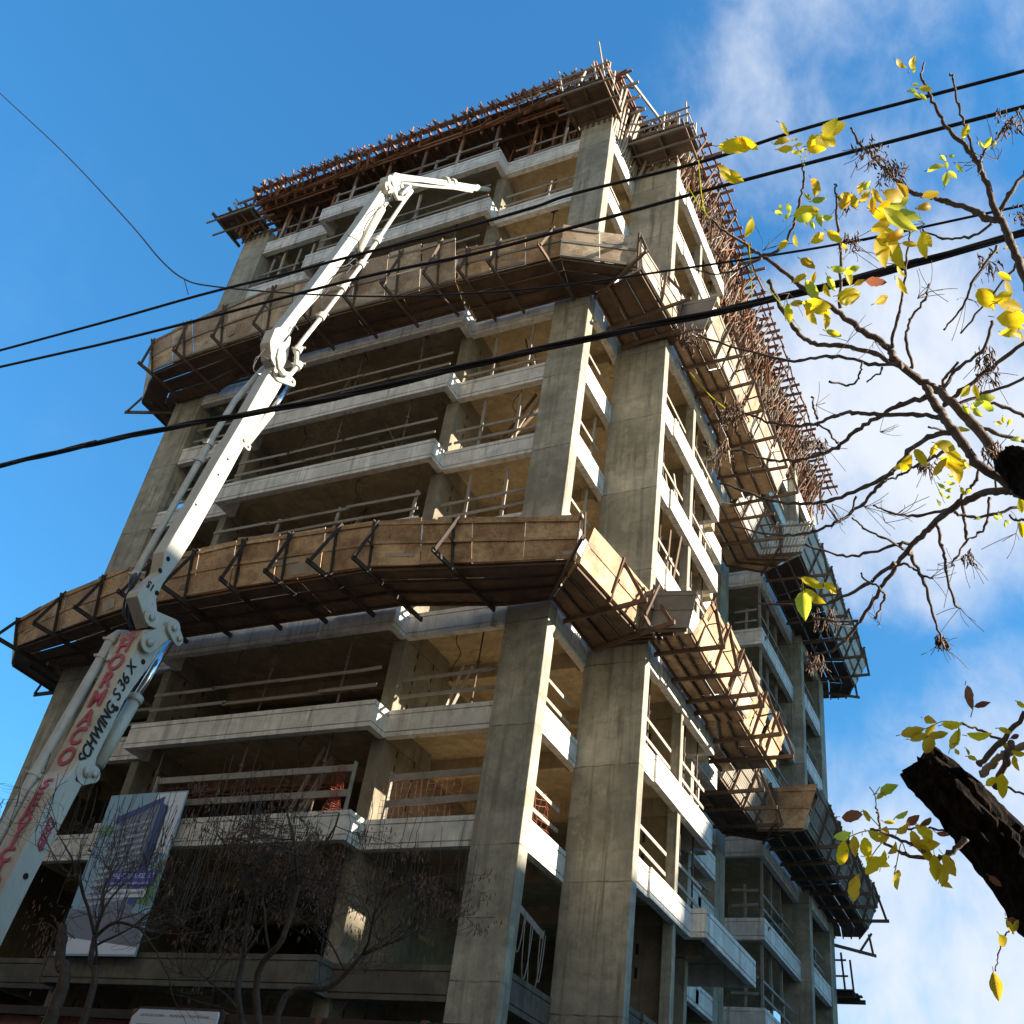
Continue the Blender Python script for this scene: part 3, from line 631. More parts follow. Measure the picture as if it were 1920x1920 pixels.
edge((-10.3, 19.5, 0), (-10.2, 22.1, 0), 6, (1, 0, 0)); edge((-10.1, 22.1, 0), (-8.8, 22.15, 0), 4, (0, -1, 0)); edge((-8.7, 22.3, 0), (-8.65, 30, 0), 17, (1, 0, 0)); edge((-8.9, 30, 0), (-8.95, 45.3, 0), 33, (1, 0, 0))
for _ in range(70):        # loose ends and kickers nailed at every angle
    x_ = random.uniform(-26.4, -10.6); mb.beam((x_, 19.2 + jit(.1), 37.3 + jit(.25)), (x_ + jit(.5), 18.95 + jit(.15), 37.95 + jit(.2)), .03, .07, (0, 1, 0))
for _ in range(46):
    x_ = random.uniform(-26.3, -10.8); mb.beam((x_, 19.35, 37.2 + jit(.1)), (x_ + random.uniform(.4, 1.6), 19.3 + jit(.1), 37.5 + jit(.25)), .03, .09, (0, 1, 0))
for y_ in np.arange(22.6, 45.2, .7):
    for xo in (-8.02, -8.3): mb.beam((xo + jit(.05), y_, 37.78), (xo + jit(.08), y_ + .85, 37.80), .06, .06)
mb.build('edge_form', 'red', rf)
mb = MB()
for y_ in np.arange(22.7, 45.2, .23):
    zz_ = random.uniform(36.7, 37.2); mb.beam((-8.75 + jit(.15), y_, zz_), (-8.7 + jit(.2), y_ + jit(.1), 37.62), .03, .07, (1, 0, 0))
for (a_, b_, z0_, z1_) in (((-14.2, 19.12), (-10.4, 19.12), 37.5, 38.1), ((-10.2, 22.0), (-8.75, 22.0), 37.45, 38.15)):
    a_ = Vector((*a_, 0)); b_ = Vector((*b_, 0)); n_ = int((b_ - a_).length / .34)
    for i_ in range(n_ + 1):
        p_ = lerp2(a_, b_, i_ / n_); mb.beam(p_ + Vector((0, -.03, z0_)), p_ + Vector((0, -.03, z1_)), .09, .05, (0, 1, 0))
    for z_ in (z0_, (z0_ + z1_) / 2, z1_): mb.beam(a_ + Vector((0, -.07, z_)), b_ + Vector((0, -.07, z_)), .03, .08)
for _ in range(230):
    y_ = random.uniform(22.6, 45); x_ = random.uniform(-9.1, -8.5) - (.3 if y_ > 28.5 else 0); z_ = random.uniform(35.25, 36.9); mb.beam((x_, y_, z_), (x_ + jit(.25) + .1, y_ + jit(.35), z_ + random.uniform(.5, .8)), .03, .07, (1, 0, 0))
mb.build('edge_stud', 'pale', rf)
# side form boards hanging below the deck edge
mb = MB()
def hang(a, b, n, z0, z1, out):
    for i in range(n):
        p = lerp2(Vector(a), Vector(b), (i + .5) / n); o = Vector(out)
        mb.beam(p + Vector((0, 0, z0 + jit(.12))), p + Vector((0, 0, z1)), .06, .09, o)
hang((-26.2, 19.5, 0), (-14.5, 19.5, 0), 24, 37.1, 37.6, (0, -1, 0)); hang((-14.3, 19.75, 0), (-10.6, 19.75, 0), 8, 37.1, 37.6, (0, -1, 0)); hang((-8.95, 22.6, 0), (-8.95, 40, 0), 34, 37.0, 37.6, (1, 0, 0))
for zz in (37.2, 37.42): mb.beam((-26.3, 19.72, zz), (-22.5, 19.72, zz), .03, .11); mb.beam((-22.2, 19.4, zz), (-14.4, 19.4, zz), .03, .11); mb.beam((-14.3, 19.7, zz), (-10.6, 19.7, zz), .03, .11); mb.beam((-8.9, 22.6, zz), (-8.9, 45, zz), .03, .11)
mb.build('side_form', 'red', rf)
# diagonal raking struts along the sunlit side
mb = MB(); y = 22.9
while y < 44.5:
    x0 = -8.95 if y < 28.5 else -9.35
    mb.beam((x0, y + jit(.1), 35.25), (-8.15 + jit(.15), y + .25 + jit(.2), 37.75), .04, .08, (0, 1, 0))
    if random.random() < .7: mb.beam((x0 - .1, y + .3, 35.2), (x0 + .35 + jit(.2), y + .1 + jit(.4), 37.6), .04, .07, (0, 1, 0))
    y += .62
mb.build('raking_strut', 'brown', rf)
zt = fz(10); n_ = 0
xs = [-25.2, -24.3, -22.9, -21.4, -19.8, -18.2, -16.6, -15.0, -13.7, -12.4]
for i, x in enumerate(xs):
    t = thing('timber_prop', f'{["orange-brown", "greyed"][i % 2]} timber post at the street edge under the roof formwork, number {ORD[i]} from the outer column'.replace('number ', ''), 'timber prop', (x, 19.6, zt), 'timber posts holding up the roof formwork')
    yb = 19.55 if -22.4 < x < -14.5 else 20.1
    mb = MB(); mb.beam((x, yb, zt + .002), (x + jit(.12), yb + jit(.05), 37.44), .10, .08, (0, 1, 0)); mb.build('post', 'red' if i % 2 == 0 else 'brown', t)
    if i % 3 == 0:
        mb = MB(); mb.beam((x + .07, yb - .05, zt + .01), (x + .1, yb - .05, zt + 1.2), .09, .04, (0, 1, 0)); mb.build('splice_board', 'pale', t)
stuffm = MB()
for yy in np.arange(20.8, 27.5, 1.05):
    for xx in np.arange(-26.2, -10.9, .85): stuffm.beam((xx + jit(.2), yy + jit(.2), zt + .003), (xx + jit(.25), yy + jit(.2), 37.44), .07, .07)
for yy in np.arange(22.8, 45, .42):
    for xx in (-9.3, -10.1, -11.0): stuffm.beam((xx + jit(.15) - (.3 if yy > 28.5 else 0), yy + jit(.15), zt + .003), (xx + jit(.2), yy + jit(.25), 37.44), .06, .06)
for _ in range(90): 
    xx = random.uniform(-14, -10.6); yy = random.uniform(20.4, 22.3); stuffm.beam((xx, yy, zt + .003), (xx + jit(.5), yy + jit(.4), 37.4), .05, .07)
for _ in range(120):
    yy = random.uniform(22.8, 45); xx = random.uniform(-9.8, -9.0); stuffm.beam((xx, yy, zt + random.uniform(0.01, .6)), (xx + jit(.4), yy + jit(1.0), 37.4), .04, .06)
tag(stuffm.build('prop_forest', 'red'), 'dense forest of red-brown timber props packed under the roof formwork', 'props', kind='stuff')
# blackout of the formwork's depth: infill boards behind the props
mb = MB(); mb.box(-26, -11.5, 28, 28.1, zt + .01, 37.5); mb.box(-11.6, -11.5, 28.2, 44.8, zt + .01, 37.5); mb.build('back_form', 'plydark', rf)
# corner working decks at the column heads
def corner_deck(label, x0, x1, y0, y1, z, posts, ms='plydark', rails=True):
    t = thing('corner_deck', label, 'working deck', ((x0 + x1) / 2, y1, z), 'small working decks at the column heads')
    mb = MB(); n = 4
    for i in range(n): mb.box(x0, x1, y0 + (y1 - y0) * i / n + .006, y0 + (y1 - y0) * (i + 1) / n - .006, z, z + .03)
    mb.build('deck', ms, t)
    for f in (.08, .5, .92):
        mb = MB(); xx = lerp2(x0, x1, f); mb.beam((xx, y0 - .15 - abs(jit(.2)), z - .07), (xx, y1 + .3, z - .07), .08, .12); mb.build('bearer', 'brown', t)
    mb = MB()
    for yy in (y0 + .03, lerp2(y0, y1, .5)): mb.beam((x0 - .25 - abs(jit(.3)), yy, z - .17), (x1 + .2, yy, z - .17), .06, .07)
    mb.build('ledger', 'grey', t)
    for (px_, py_, hh, dx) in posts:
        mb = MB(); mb.beam((px_, py_, z + .035), (px_ + dx, py_, z + hh), .05, .08, (0, 1, 0)); mb.build('post', 'pale', t)
    if not rails: return
    mb = MB(); mb.beam((x0, y0 + .06, z + .5), (x1, y0 + .06, z + .62), .03, .09); mb.beam((x0, y0 + .06, z + .95), (x1, y0 + .06, z + 1.0), .03, .09)
    mb.beam((x1 - .05, y0, z + .6), (x1 - .05, y1, z + .6), .03, .09); mb.build('rail', 'grey', t)
corner_deck('dark boarded deck at the head of the street corner column', -11.95, -10.1, 18.45, 19.95, 36.05, [(-11.8, 18.5, 1.5, -.3), (-11.2, 18.5, .9, .2), (-10.5, 18.5, 1.4, -.25), (-10.2, 18.5, 2.6, -.45), (-10.2, 19.2, 1.5, 0), (-10.2, 19.8, 1.6, .1)])
corner_deck('brick-patterned boarded deck at the head of the second corner column', -10.35, -8.0, 21.1, 22.3, 36.0, [(-10.2, 21.2, 1.2, .2), (-9.0, 21.2, 1.3, 0), (-8.1, 21.2, 1.5, -.1), (-8.1, 22.1, 1.4, 0)], 'brown')
corner_deck('tilting boarded deck at the head of the outer column', -27.7, -25.75, 18.6, 19.9, 36.1, [(-26.6, 18.7, .8, -.35), (-26.0, 19.2, .8, -.45)], 'brown', False)
for (x0, x1, y, z) in ((-11.58, -10.5, 19.93, 35.95), (-10.45, -8.85, 22.3, 35.9), (-26.85, -25.62, 19.93, 35.95)):
    mb = MB(); n = 6
    for i in range(n): mb.box(lerp2(x0, x1, i / (n - 1)) - .05, lerp2(x0, x1, i / (n - 1)) + .05, y - .06, y + .02, z - .32, z + .12)
    mb.box(x0 - .05, x1 + .05, y - .09, y - .061, z - .08, z + .03); mb.build('column_form', 'brown', rf)
mb = MB()
for i in range(14):
    yy = 20.0 + i * .17; mb.beam((-10.42, yy, 35.2), (-10.1 + jit(.2), yy + jit(.3), 37.6), .05, .09, (0, 1, 0))
mb.beam((-9.9, 19.4, 37.6), (-9.3, 22.6, 38.1), .06, .14); mb.beam((-10.2, 22.2, 35.3), (-9.5, 22.0, 37.6), .06, .1)
for i in range(5): mb.beam((-10.2, 19.8 + i * .55, 37.35), (-9.6 + jit(.1), 19.8 + i * .55, 37.4), .06, .14)
mb.build('corner_strut', 'pale', rf); mb = MB()
for _ in range(60):
    x_ = random.uniform(-27.2, -25.9); y_ = random.uniform(19.0, 20.4); z_ = random.uniform(35.4, 37.2); mb.beam((x_, y_, z_), (x_ + jit(.7), y_ + jit(.6), min(38.0, z_ + random.uniform(.3, 1.1))), .04, .08, (0, 1, 0))
for i_ in range(7): mb.beam((-27.3 - abs(jit(.2)), 19.2 + i_ * .35, 37.62), (-26.2, 19.2 + i_ * .35, 37.66), .06, .12)
for i_ in range(3): mb.beam((-27.0, 19.1 + i_ * .5, 37.5), (-26.9, 25, 37.5), .05, .08)
mb.build('corner_strut', 'red', rf); mb = MB()
for _ in range(420):
    y_ = random.uniform(22.5, 45.2); o_ = .3 if y_ > 28.5 else 0; x_ = random.uniform(-9.3, -8.35) - o_ * .6; z_ = random.uniform(35.4, 37.7); mb.beam((x_, y_, z_), (x_ + jit(.35), y_ + jit(.55), z_ + random.uniform(.2, .9)), .035, .08, (1, 0, 0))
mb.build('loose_strut', 'red', rf)
# ------------------------------------------------------------------ orange netting, planks and ropes on the floor with mesh
def net(label, p0, p1, z0, z1, bunch=0.0, cell=.17):
    p0 = Vector((*p0, 0)); p1 = Vector((*p1, 0)); L_ = (p1 - p0).length; d = (p1 - p0).normalized(); nr = Vector((d.y, -d.x, 0))
    nx = max(2, int(L_ / cell)); nz = max(2, int((z1 - z0) / (cell * .8)))
    def P(i, j):
        f = i / nx; h = j / nz
        if bunch: f = .5 + (f - .5) * (1 - bunch * math.sin(h * math.pi) * .8)
        return p0 + d * (L_ * f) + nr * (.05 * math.sin(i * 1.7 + j * .6) + (.12 * math.sin(i * 2.3) if bunch else 0)) + Vector((0, 0, z0 + (z1 - z0) * h - .05 * math.sin(f * 9) * (h > .5)))
    mb = MB()
    for j in range(nz + 1):
        for i in range(nx): mb.beam(P(i, j), P(i + 1, j), .008, .004, nr)
    for i in range(nx + 1):
        for j in range(nz): mb.beam(P(i, j), P(i, j + 1), .006, .003, nr)
    return tag(mb.build('safety_mesh', 'mesh'), label, 'safety mesh', 'orange safety meshes on the guardrails')
z = fz(1)
net('dark red safety mesh stretched along the wide balcony rail', (-20.6, 19.42), (-15.4, 19.42), z + .35, z + 1.05)
net('bunched orange safety mesh hanging at the balcony end post', (-15.35, 19.38), (-14.85, 19.38), z + .02, z + 1.12, .55, .07)
net('orange safety mesh behind the grey planks beside the corner column', (-14.3, 20.12), (-11.7, 20.12), z + .05, z + 1.0)
net('orange safety mesh in the side opening between the corner columns', (-10.72, 20.9), (-10.72, 22.0), z + .1, z + 1.0)
def planks(label, p0, p1, z, hs=(.42, 1.08), wd=.16, m='grey'):
    t = thing('plank_barrier', label, 'guardrail', (*p0, z), 'wide plank barriers')
    for h in hs:
        mb = MB(); mb.beam((*p0, z + h + jit(.03)), (*p1, z + h + jit(.05)), .04, wd); mb.build('plank', m, t)
    for q in (p0, p1):
        mb = MB(); mb.beam((*q, z + .002), (*q, z + 1.2), .05, .09); mb.build('post', m, t)
planks('wide grey plank barrier in front of the red mesh on the balcony', (-20.8, 19.36), (-14.7, 19.36), z)
planks('two wide grey planks behind the short spandrel beside the corner column', (-14.1, 20.05), (-11.65, 20.05), z)
t = thing('rope_rail', 'plank with loops of pale rope hanging in the lowest side opening', 'rope', (-10.6, 20.5, 6.95))
mb = MB(); mb.beam((-10.6, 20.35, 8.35), (-10.6, 21.9, 8.1), .04, .15); mb.build('plank', 'grey', t)
for (a, b, dp) in ((20.4, 20.75, .9), (20.8, 21.2, 1.25), (21.1, 21.75, 1.5), (20.3, 20.45, .7), (21.6, 21.85, 1.0)):
    mb = MB(); mb.tube([(-10.52, a + (b - a) * (.5 - .5 * math.cos(s_ / 14 * math.pi)), 8.3 - (a - 20.4) * .16 - dp * math.sin(s_ / 14 * math.pi)) for s_ in range(15)], .011, 6); mb.build('rope_loop', 'rope', t)

# ------------------------------------------------------------------ site clutter on the floors
SPOT = [(1, -17.5, 20.6, .9), (2, -13.6, 20.8, .5), (4, -19.3, 20.9, 1.4), (5, -16.2, 20.3, -1.2), (5, -13.3, 20.5, 1.3), (6, -20.6, 20.6, .8), (6, -12.4, 20.9, -.6), (8, -17.2, 20.4, 1.1), (9, -19.6, 20.4, -1.0), (9, -13.6, 20.8, .5), (4, -9.4, 24.4, .3), (5, -9.4, 24.6, -.3), (8, -9.5, 26.9, .2)]
for i, (k, x, y, dx) in enumerate(SPOT):
    z = fz(k); t = thing('leaning_boards', f'loose boards leaning {"in the side opening" if x > -10 else ("beside the corner column" if x > -14.4 else "inside the wide balcony")}, {FL[k]}', 'boards', (x, y, z))
    for j in range(random.choice((2, 3))):
        mb = MB(); mb.beam((x + j * .22, y + jit(.1), z + .01), (x + dx + j * .15 + jit(.2), y + jit(.25), z + random.uniform(1.6, 2.25)), .03, .11, (0, 1, 0)); mb.build('board', random.choice(('pale', 'grey', 'brown')), t)
for i, (k, x, y) in enumerate(((1, -16.9, 19.9), (2, -19.8, 19.9), (2, -13.2, 20.5), (4, -17.6, 20.2), (5, -20.3, 20.1), (6, -18.6, 20.0), (8, -16.8, 20.1), (5, -12.8, 20.6))):
    zc = fz(k + 1) - .17; mb = MB(); P_ = [Vector((x + .12 * math.sin(j * .9 + i), y + .05 * math.cos(j + i), zc - j * .14)) for j in range(random.randint(6, 13))]
    mb.tube(P_, .012, 6); tag(mb.build('hanging_cable', 'blackp'), f'short black cable hanging from the ceiling {"beside the corner column" if x > -14.4 else "of the wide balcony"}, {FL[k]}', 'cable')
for i, (k, x, y, w_) in enumerate(((4, -21.5, 20.3, 1.5), (6, -16.4, 20.4, 1.1), (9, -17.0, 20.2, 1.3), (2, -20.8, 20.3, 1.6), (3, -9.6, 26.6, .5))):
    z = fz(k); t = thing('timber_stack', f'low stack of sawn boards on the floor edge, {FL[k]}', 'timber stack', (x, y, z))
    for r in range(4):
        for c_ in range(3): mb = MB(); mb.box(x - w_ / 2 + jit(.12), x + w_ / 2 + jit(.12), y + c_ * .17, y + c_ * .17 + .15, z + .003 + r * .065, z + .058 + r * .065); mb.build('board', random.choice(('pale', 'grey')), t)
# ------------------------------------------------------------------ hoarding, boards and banner
t = thing('site_hoarding', 'dark red-brown plank hoarding with posts along the pavement', 'hoarding', (-14, 14.6, 0))
mb = MB()
x = -24.0
while x < -4: mb.box(x + .006, x + .494, 14.6, 14.63, 0.15, 4.55 + jit(.02)); x += .5
mb.build('panel', 'hoard', t)
x = -23.6
while x < -4:
    mb = MB(); mb.box(x, x + .1, 14.48, 14.595, 0.15, 4.72); mb.build('post', 'hoard', t); x += 1.85
mb = MB(); mb.box(-24, -4, 14.5, 14.59, 4.56, 4.70); mb.box(-24, -4, 14.5, 14.59, 3.6, 3.7); mb.build('rail', 'darkwood', t)
def text(name, s, m, size, mtx, parent, ext=.002, bold=0.0, align='CENTER', sx=1.0, shear=0.0):
    c = bpy.data.curves.new(name, 'FONT'); c.body = s; c.size = size; c.extrude = ext; c.offset = bold; c.align_x = align; c.align_y = 'CENTER'; c.shear = shear
    o = bpy.data.objects.new(name, c); COL.objects.link(o); c.materials.append(M[m] if isinstance(m, str) else m)
    o.matrix_world = mtx @ Matrix.Diagonal((sx, 1, 1, 1))
    bpy.context.view_layer.update()
    me = bpy.data.meshes.new_from_object(o.evaluated_get(bpy.context.evaluated_depsgraph_get())); me.materials.clear(); me.materials.append(M[m] if isinstance(m, str) else m)
    mw = mtx @ Matrix.Diagonal((sx, 1, 1, 1)); bpy.data.objects.remove(o); o = bpy.data.objects.new(name, me); COL.objects.link(o); me.transform(mw)
    if parent: o.parent = parent; o.matrix_parent_inverse = parent.matrix_basis.inverted()
    return o
def frame_mtx(p, xa, ya):
    xa = Vector(xa).normalized(); za = xa.cross(Vector(ya)).normalized(); ya = za.cross(xa)
    m = Matrix((xa, ya, za)).transposed().to_4x4(); m.translation = Vector(p); return m
FX = lambda x, y, z: frame_mtx((x, y, z), (1, 0, 0), (0, 0, 1))     # text facing the street
mt = lambda n, c, r=.6: mat(n, c, r)
M['b_sky'] = mt('print_pale_blue', (.22, .36, .46)); M['b_navy'] = mt('print_navy', (.035, .06, .2)); M['b_white'] = mt('print_white', (.6, .64, .72)); M['b_mid'] = mt('print_slate', (.16, .18, .25))
M['b_road'] = mt('print_road', (.16, .16, .2)); M['b_green'] = mt('print_green', (.12, .25, .13)); M['b_lab'] = mt('print_royal_blue', (.06, .07, .38)); M['b_lite'] = mt('print_lit_floor', (.34, .38, .46)); M['ink'] = mt('board_ink', (.12, .13, .17))
bn = thing('advertising_banner', 'tall printed banner showing a finished glass tower, fixed to the lowest balconies', 'banner', (-20.6, 19.1, 6.8))
bx0, bx1, bz0, bz1 = -21.95, -19.38, 6.8, 10.76
mb = MB(); mb.box(bx0, bx1, 19.1, 19.13, bz0, bz1); mb.build('sheet', 'b_sky', bn)
def fp(name, pts, m, lay):
    mb = MB(); mb.prism([(bx0 + (bx1 - bx0) * u, 19.099 - .004 * lay, bz0 + (bz1 - bz0) * v) for u, v in pts], (0, .003, 0)); mb.build(name, m, bn)
fp('printed_sky', [(.58, .62), (.99, .6), (.99, .99), (.62, .99)], 'b_white', 1)
fp('printed_street', [(0.01, .01), (.99, .01), (.99, .24), (.01, .27)], 'b_road', 1)
fp('printed_pavement', [(0.01, .01), (.99, .01), (.99, .05), (.01, .11)], 'b_white', 2)
fp('printed_tree', [(.01, .73), (.22, .72), (.2, .78), (.1, .8), (.02, .79)], 'b_green', 1)
fp('printed_tree', [(.8, .3), (.99, .28), (.99, .56), (.86, .5)], 'b_green', 1)
fp('printed_tower', [(.22, .26), (.78, .24), (.80, .84), (.72, .96), (.24, .83)], 'b_mid', 3)
fp('printed_roof', [(.20, .80), (.72, .93), (.74, .97), (.20, .85)], 'b_navy', 5)
fp('printed_side_wall', [(.70, .30), (.80, .28), (.82, .90), (.71, .93)], 'b_navy', 4)
mb = MB()
for i in range(13):
    v = .28 + i * .04; mb.prism([(bx0 + (bx1 - bx0) * u, 19.079, bz0 + (bz1 - bz0) * q) for u, q in [(.14 + .005 * i, v), (.66, v + .045), (.66, v + .062), (.14 + .005 * i, v + .017)]], (0, .003, 0))
mb.build('printed_floor', 'b_lite', bn)
fp('title_strip', [(.34, .405), (.93, .405), (.97, .495), (.37, .495)], 'b_lab', 7)
fp('info_strip', [(.40, .335), (.88, .335), (.9, .385), (.42, .385)], 'b_white', 7)
W_ = bx1 - bx0; H_ = bz1 - bz0
text('lettering', 'MENDEZ DE ANDES 527', 'b_white', .175, FX(bx0 + W_ * .655, 19.066, bz0 + H_ * .462), bn, .001, 0, sx=.74, shear=.1)
text('lettering', 'www.urbandevelopment.com', 'b_white', .105, FX(bx0 + W_ * .65, 19.066, bz0 + H_ * .422), bn, .001, 0, sx=.95)
text('lettering', 'MONOAMBIENTES 1 Y 2 DORMITORIOS', 'ink', .085, FX(bx0 + W_ * .65, 19.066, bz0 + H_ * .36), bn, .001, 0, sx=.72)
sg = thing('notice_board', 'white two-column notice board with clipped corners fixed on the hoarding', 'notice board', (-13.25, 14.3, 3.4))
sx0, sx1, sz0, sz1 = -14.15, -12.38, 3.45, 4.68
mb = MB(); mb.prism([(sx0 + .12, 14.3, sz1), (sx1 - .02, 14.3, sz1), (sx1, 14.3, sz1 - .05), (sx1, 14.3, sz0), (sx0, 14.3, sz0), (sx0, 14.3, sz1 - .12)], (0, .04, 0)); mb.build('board', mat('white_board', (.62, .66, .74), .6), sg)
mb = MB(); mb.prism([(sx0 + .08, 14.345, sz1 + .05), (sx1 + .02, 14.345, sz1 + .05), (sx1 + .05, 14.345, sz1), (sx1 + .05, 14.345, sz0 - .05), (sx0 - .05, 14.345, sz0 - .05), (sx0 - .05, 14.345, sz1 - .08)], (0, .04, 0)); mb.build('backing_frame', 'darkwood', sg)
text('lettering', 'DATOS DE LA OBRA   -   PROPIETARIO Y CONSTRUCTOR', 'ink', .055, FX((sx0 + sx1) / 2, 14.298, sz1 - .09), sg, .001)
for i, s_ in enumerate(('DIRECTOR DE OBRA', 'Arquitecto - Matricula', 'Expediente')):
    text('lettering', s_, 'ink', .06, FX(sx0 + .42, 14.298, sz1 - .24 - .17 * i), sg, .001); text('lettering', ('CALCULISTA', 'Ingeniero - Matricula', 'Superficie total')[i], 'ink', .06, FX(sx1 - .5, 14.298, sz1 - .24 - .17 * i), sg, .001)

# ------------------------------------------------------------------ concrete pump boom
X0 = -14.5
pp = lambda px, py, X=X0: hit(px, py, 0, X)
def tri(poly, wx, name, m, parent, X=X0, bevel=.012):
    mb = MB(); mb.prism([pp(*q, X) for q in poly], (-wx, 0, 0)); return mb.build(name, m, parent, bevel=bevel)
bm_ = thing('concrete_pump_boom', 'white folding concrete pump boom with red and black lettering reaching up the tower', 'pump boom', (X0, 10.5, 0))
b1 = tri([(271, 1181), (296, 1178), (318, 1196), (236, 1310), (182, 1420), (178, 1441), (173, 1466), (153, 1474), (56, 1662), (0, 1777), (-60, 1884), (-170, 2080), (-250, 2080), (-118, 1884), (-52, 1777), (0, 1679), (37, 1606), (104, 1477), (136, 1444), (200, 1322)], .58, 'lower_boom_section', 'white', bm_)
b2 = tri([(258, 1118), (277, 1177), (297, 1158), (293, 1124), (306, 1094), (338, 1050), (364, 1007), (433, 883), (457, 838), (519, 739), (534, 712), (516, 686), (500, 706), (457, 783), (406, 869), (361, 948), (309, 1034), (303, 1072), (262, 1108)], .30, 'middle_boom_section', 'white', bm_)
b3 = tri([(521, 621), (541, 632), (561, 597), (599, 556), (635, 505), (667, 459), (710, 407), (745, 360), (740, 341), (722, 345), (683, 405), (628, 481), (584, 540)], .30, 'upper_boom_section', 'white', bm_, X0 - .05)
tri([(507, 640), (517, 615), (531, 612), (546, 633), (541, 668), (531, 690), (517, 688), (509, 672)], .30, 'elbow_joint', 'white', bm_, X0 + .02)
b4 = tri([(741, 323), (753, 326), (790, 331), (833, 337), (894, 347), (903, 352), (894, 358), (845, 349), (790, 341), (752, 339), (738, 345), (733, 336)], .22, 'tip_section', 'white', bm_, X0 - .08)
mb = MB(); mb.tube([pp(890, 352, X0 - .19), pp(905, 354, X0 - .19), pp(917, 355, X0 - .19)], [.085, .085, .07], 12); mb.build('delivery_nozzle', 'pipe', bm_, True)
for q in ((835, 341), (848, 344), (893, 352)):
    mb = MB(); mb.tube([pp(q[0] - 2, q[1], X0 - .19), pp(q[0] + 2, q[1] + .5, X0 - .19)], .17 if q[0] < 880 else .12, 12); mb.build('pipe_clamp', 'pipe', bm_)
# joint brackets, pins and links
def capsule(a, b, ra, rb, th, X, name='link_plate', m='white'):
    A = pp(*a, X); B = pp(*b, X); d = (B - A); d.x = 0; d.normalize(); n = Vector((0, -d.z, d.y)); poly = []
    for i in range(9): t_ = math.pi * (.5 + i / 8); poly.append(A + d * math.cos(t_) * ra + n * math.sin(t_) * ra)
    for i in range(9): t_ = math.pi * (-.5 + i / 8); poly.append(B + d * math.cos(t_) * rb + n * math.sin(t_) * rb)
    mb = MB(); mb.prism(poly, (-th, 0, 0)); mb.build(name, m, bm_, bevel=.008)
    for c, r_ in ((A, ra), (B, rb)):
        mb = MB(); mb.tube([c + Vector((.012, 0, 0)), c + Vector((.045, 0, 0))], r_ * .42, 12); mb.build('pin', m, bm_, True)
capsule((284, 1158), (327, 1177), .16, .17, .05, X0 + .06); capsule((280, 1205), (320, 1182), .19, .12, .05, X0 + .12); capsule((326, 1178), (335, 1198), .15, .13, .06, X0 + .19)
capsule((525, 700), (549, 716), .2, .11, .06, X0 + .07); capsule((163, 1448), (176, 1452), .22, .15, .5, X0 + .02, 'cylinder_bracket'); capsule((458, 826), (466, 838), .12, .08, .3, X0 + .02, 'cylinder_bracket')
capsule((737, 345), (752, 350), .26, .2, .3, X0 + .05, 'elbow_joint'); capsule((729, 352), (742, 362), .18, .12, .3, X0 + .1)
def cyl(name, pts, r, m, X): 
    mb = MB(); mb.tube([pp(*q, X) for q in pts], r, 14); mb.build(name, m, bm_, True)
cyl('cylinder_rod', [(318, 1204), (253, 1312)], .07, 'chrome', X0 - .28); cyl('cylinder_barrel', [(254, 1310), (182, 1437)], .12, 'white', X0 - .28); cyl('cylinder_collar', [(256, 1306), (250, 1317)], .145, 'white', X0 - .28)
cyl('cylinder_rod', [(544, 722), (508, 772)], .06, 'chrome', X0 - .15); cyl('cylinder_barrel', [(508, 772), (459, 834)], .10, 'white', X0 - .15)
cyl('cylinder_barrel', [(716, 392), (672, 470)], .11, 'white', X0 - .02); cyl('cylinder_rod', [(731, 362), (716, 392)], .055, 'chrome', X0 - .02)
cyl('delivery_pipe', [(238, 1190), (222, 1189), (209, 1197), (200, 1214), (188, 1237), (125, 1346), (62, 1456), (0, 1567), (-80, 1700), (-200, 1900)], .085, 'pipe', X0 - .75)
cyl('delivery_pipe', [(250, 1085), (262, 1060), (300, 994), (345, 915), (400, 818), (440, 752), (495, 690)], .07, 'pipe', X0 - .55)
cyl('delivery_pipe', [(499, 700), (490, 720), (455, 778), (420, 836)], .05, 'pipe', X0 - .30)
cyl('delivery_pipe', [(752, 365), (769, 350), (771, 358), (752, 385), (715, 440), (675, 500), (612, 583), (566, 640), (556, 655), (556, 672), (555, 690), (545, 702), (530, 700), (522, 690), (520, 672), (524, 655)], .055, 'pipe', X0 + .22)
cyl('delivery_pipe', [(752, 343), (800, 349), (850, 353), (885, 359)], .045, 'pipe', X0 + .05)
cyl('delivery_pipe', [(738, 362), (745, 372), (760, 372), (771, 358)], .07, 'pipe', X0 + .2)
for q, X in (((188, 1237), X0 - .75), ((205, 1205), X0 - .75), ((62, 1456), X0 - .75), ((390, 837), X0 - .55), ((372, 868), X0 - .55), ((252, 1083), X0 - .55), ((556, 660), X0 + .22), ((556, 690), X0 + .22), ((640, 544), X0 + .22), ((675, 500), X0 + .22), ((705, 455), X0 + .22), ((600, 598), X0 + .22)):
    a = pp(*q, X); b = pp(q[0] + 5, q[1] - 8, X); mb = MB(); mb.tube([a, b], .10, 12); mb.beam(b + Vector((-.18, -.05, 0)), b + Vector((.1, .1, .06)), .035, .05); mb.build('pipe_clamp', 'pipe', bm_)
for a, b in (((188, 1237), (228, 1236)), ((62, 1456), (98, 1458)), ((214, 1206), (203, 1240))):
    mb = MB(); mb.tube([pp(*a, X0 - .75), pp(*b, X0 - .5)], .045, 8); mb.build('pipe_bracket', 'pipe', bm_)
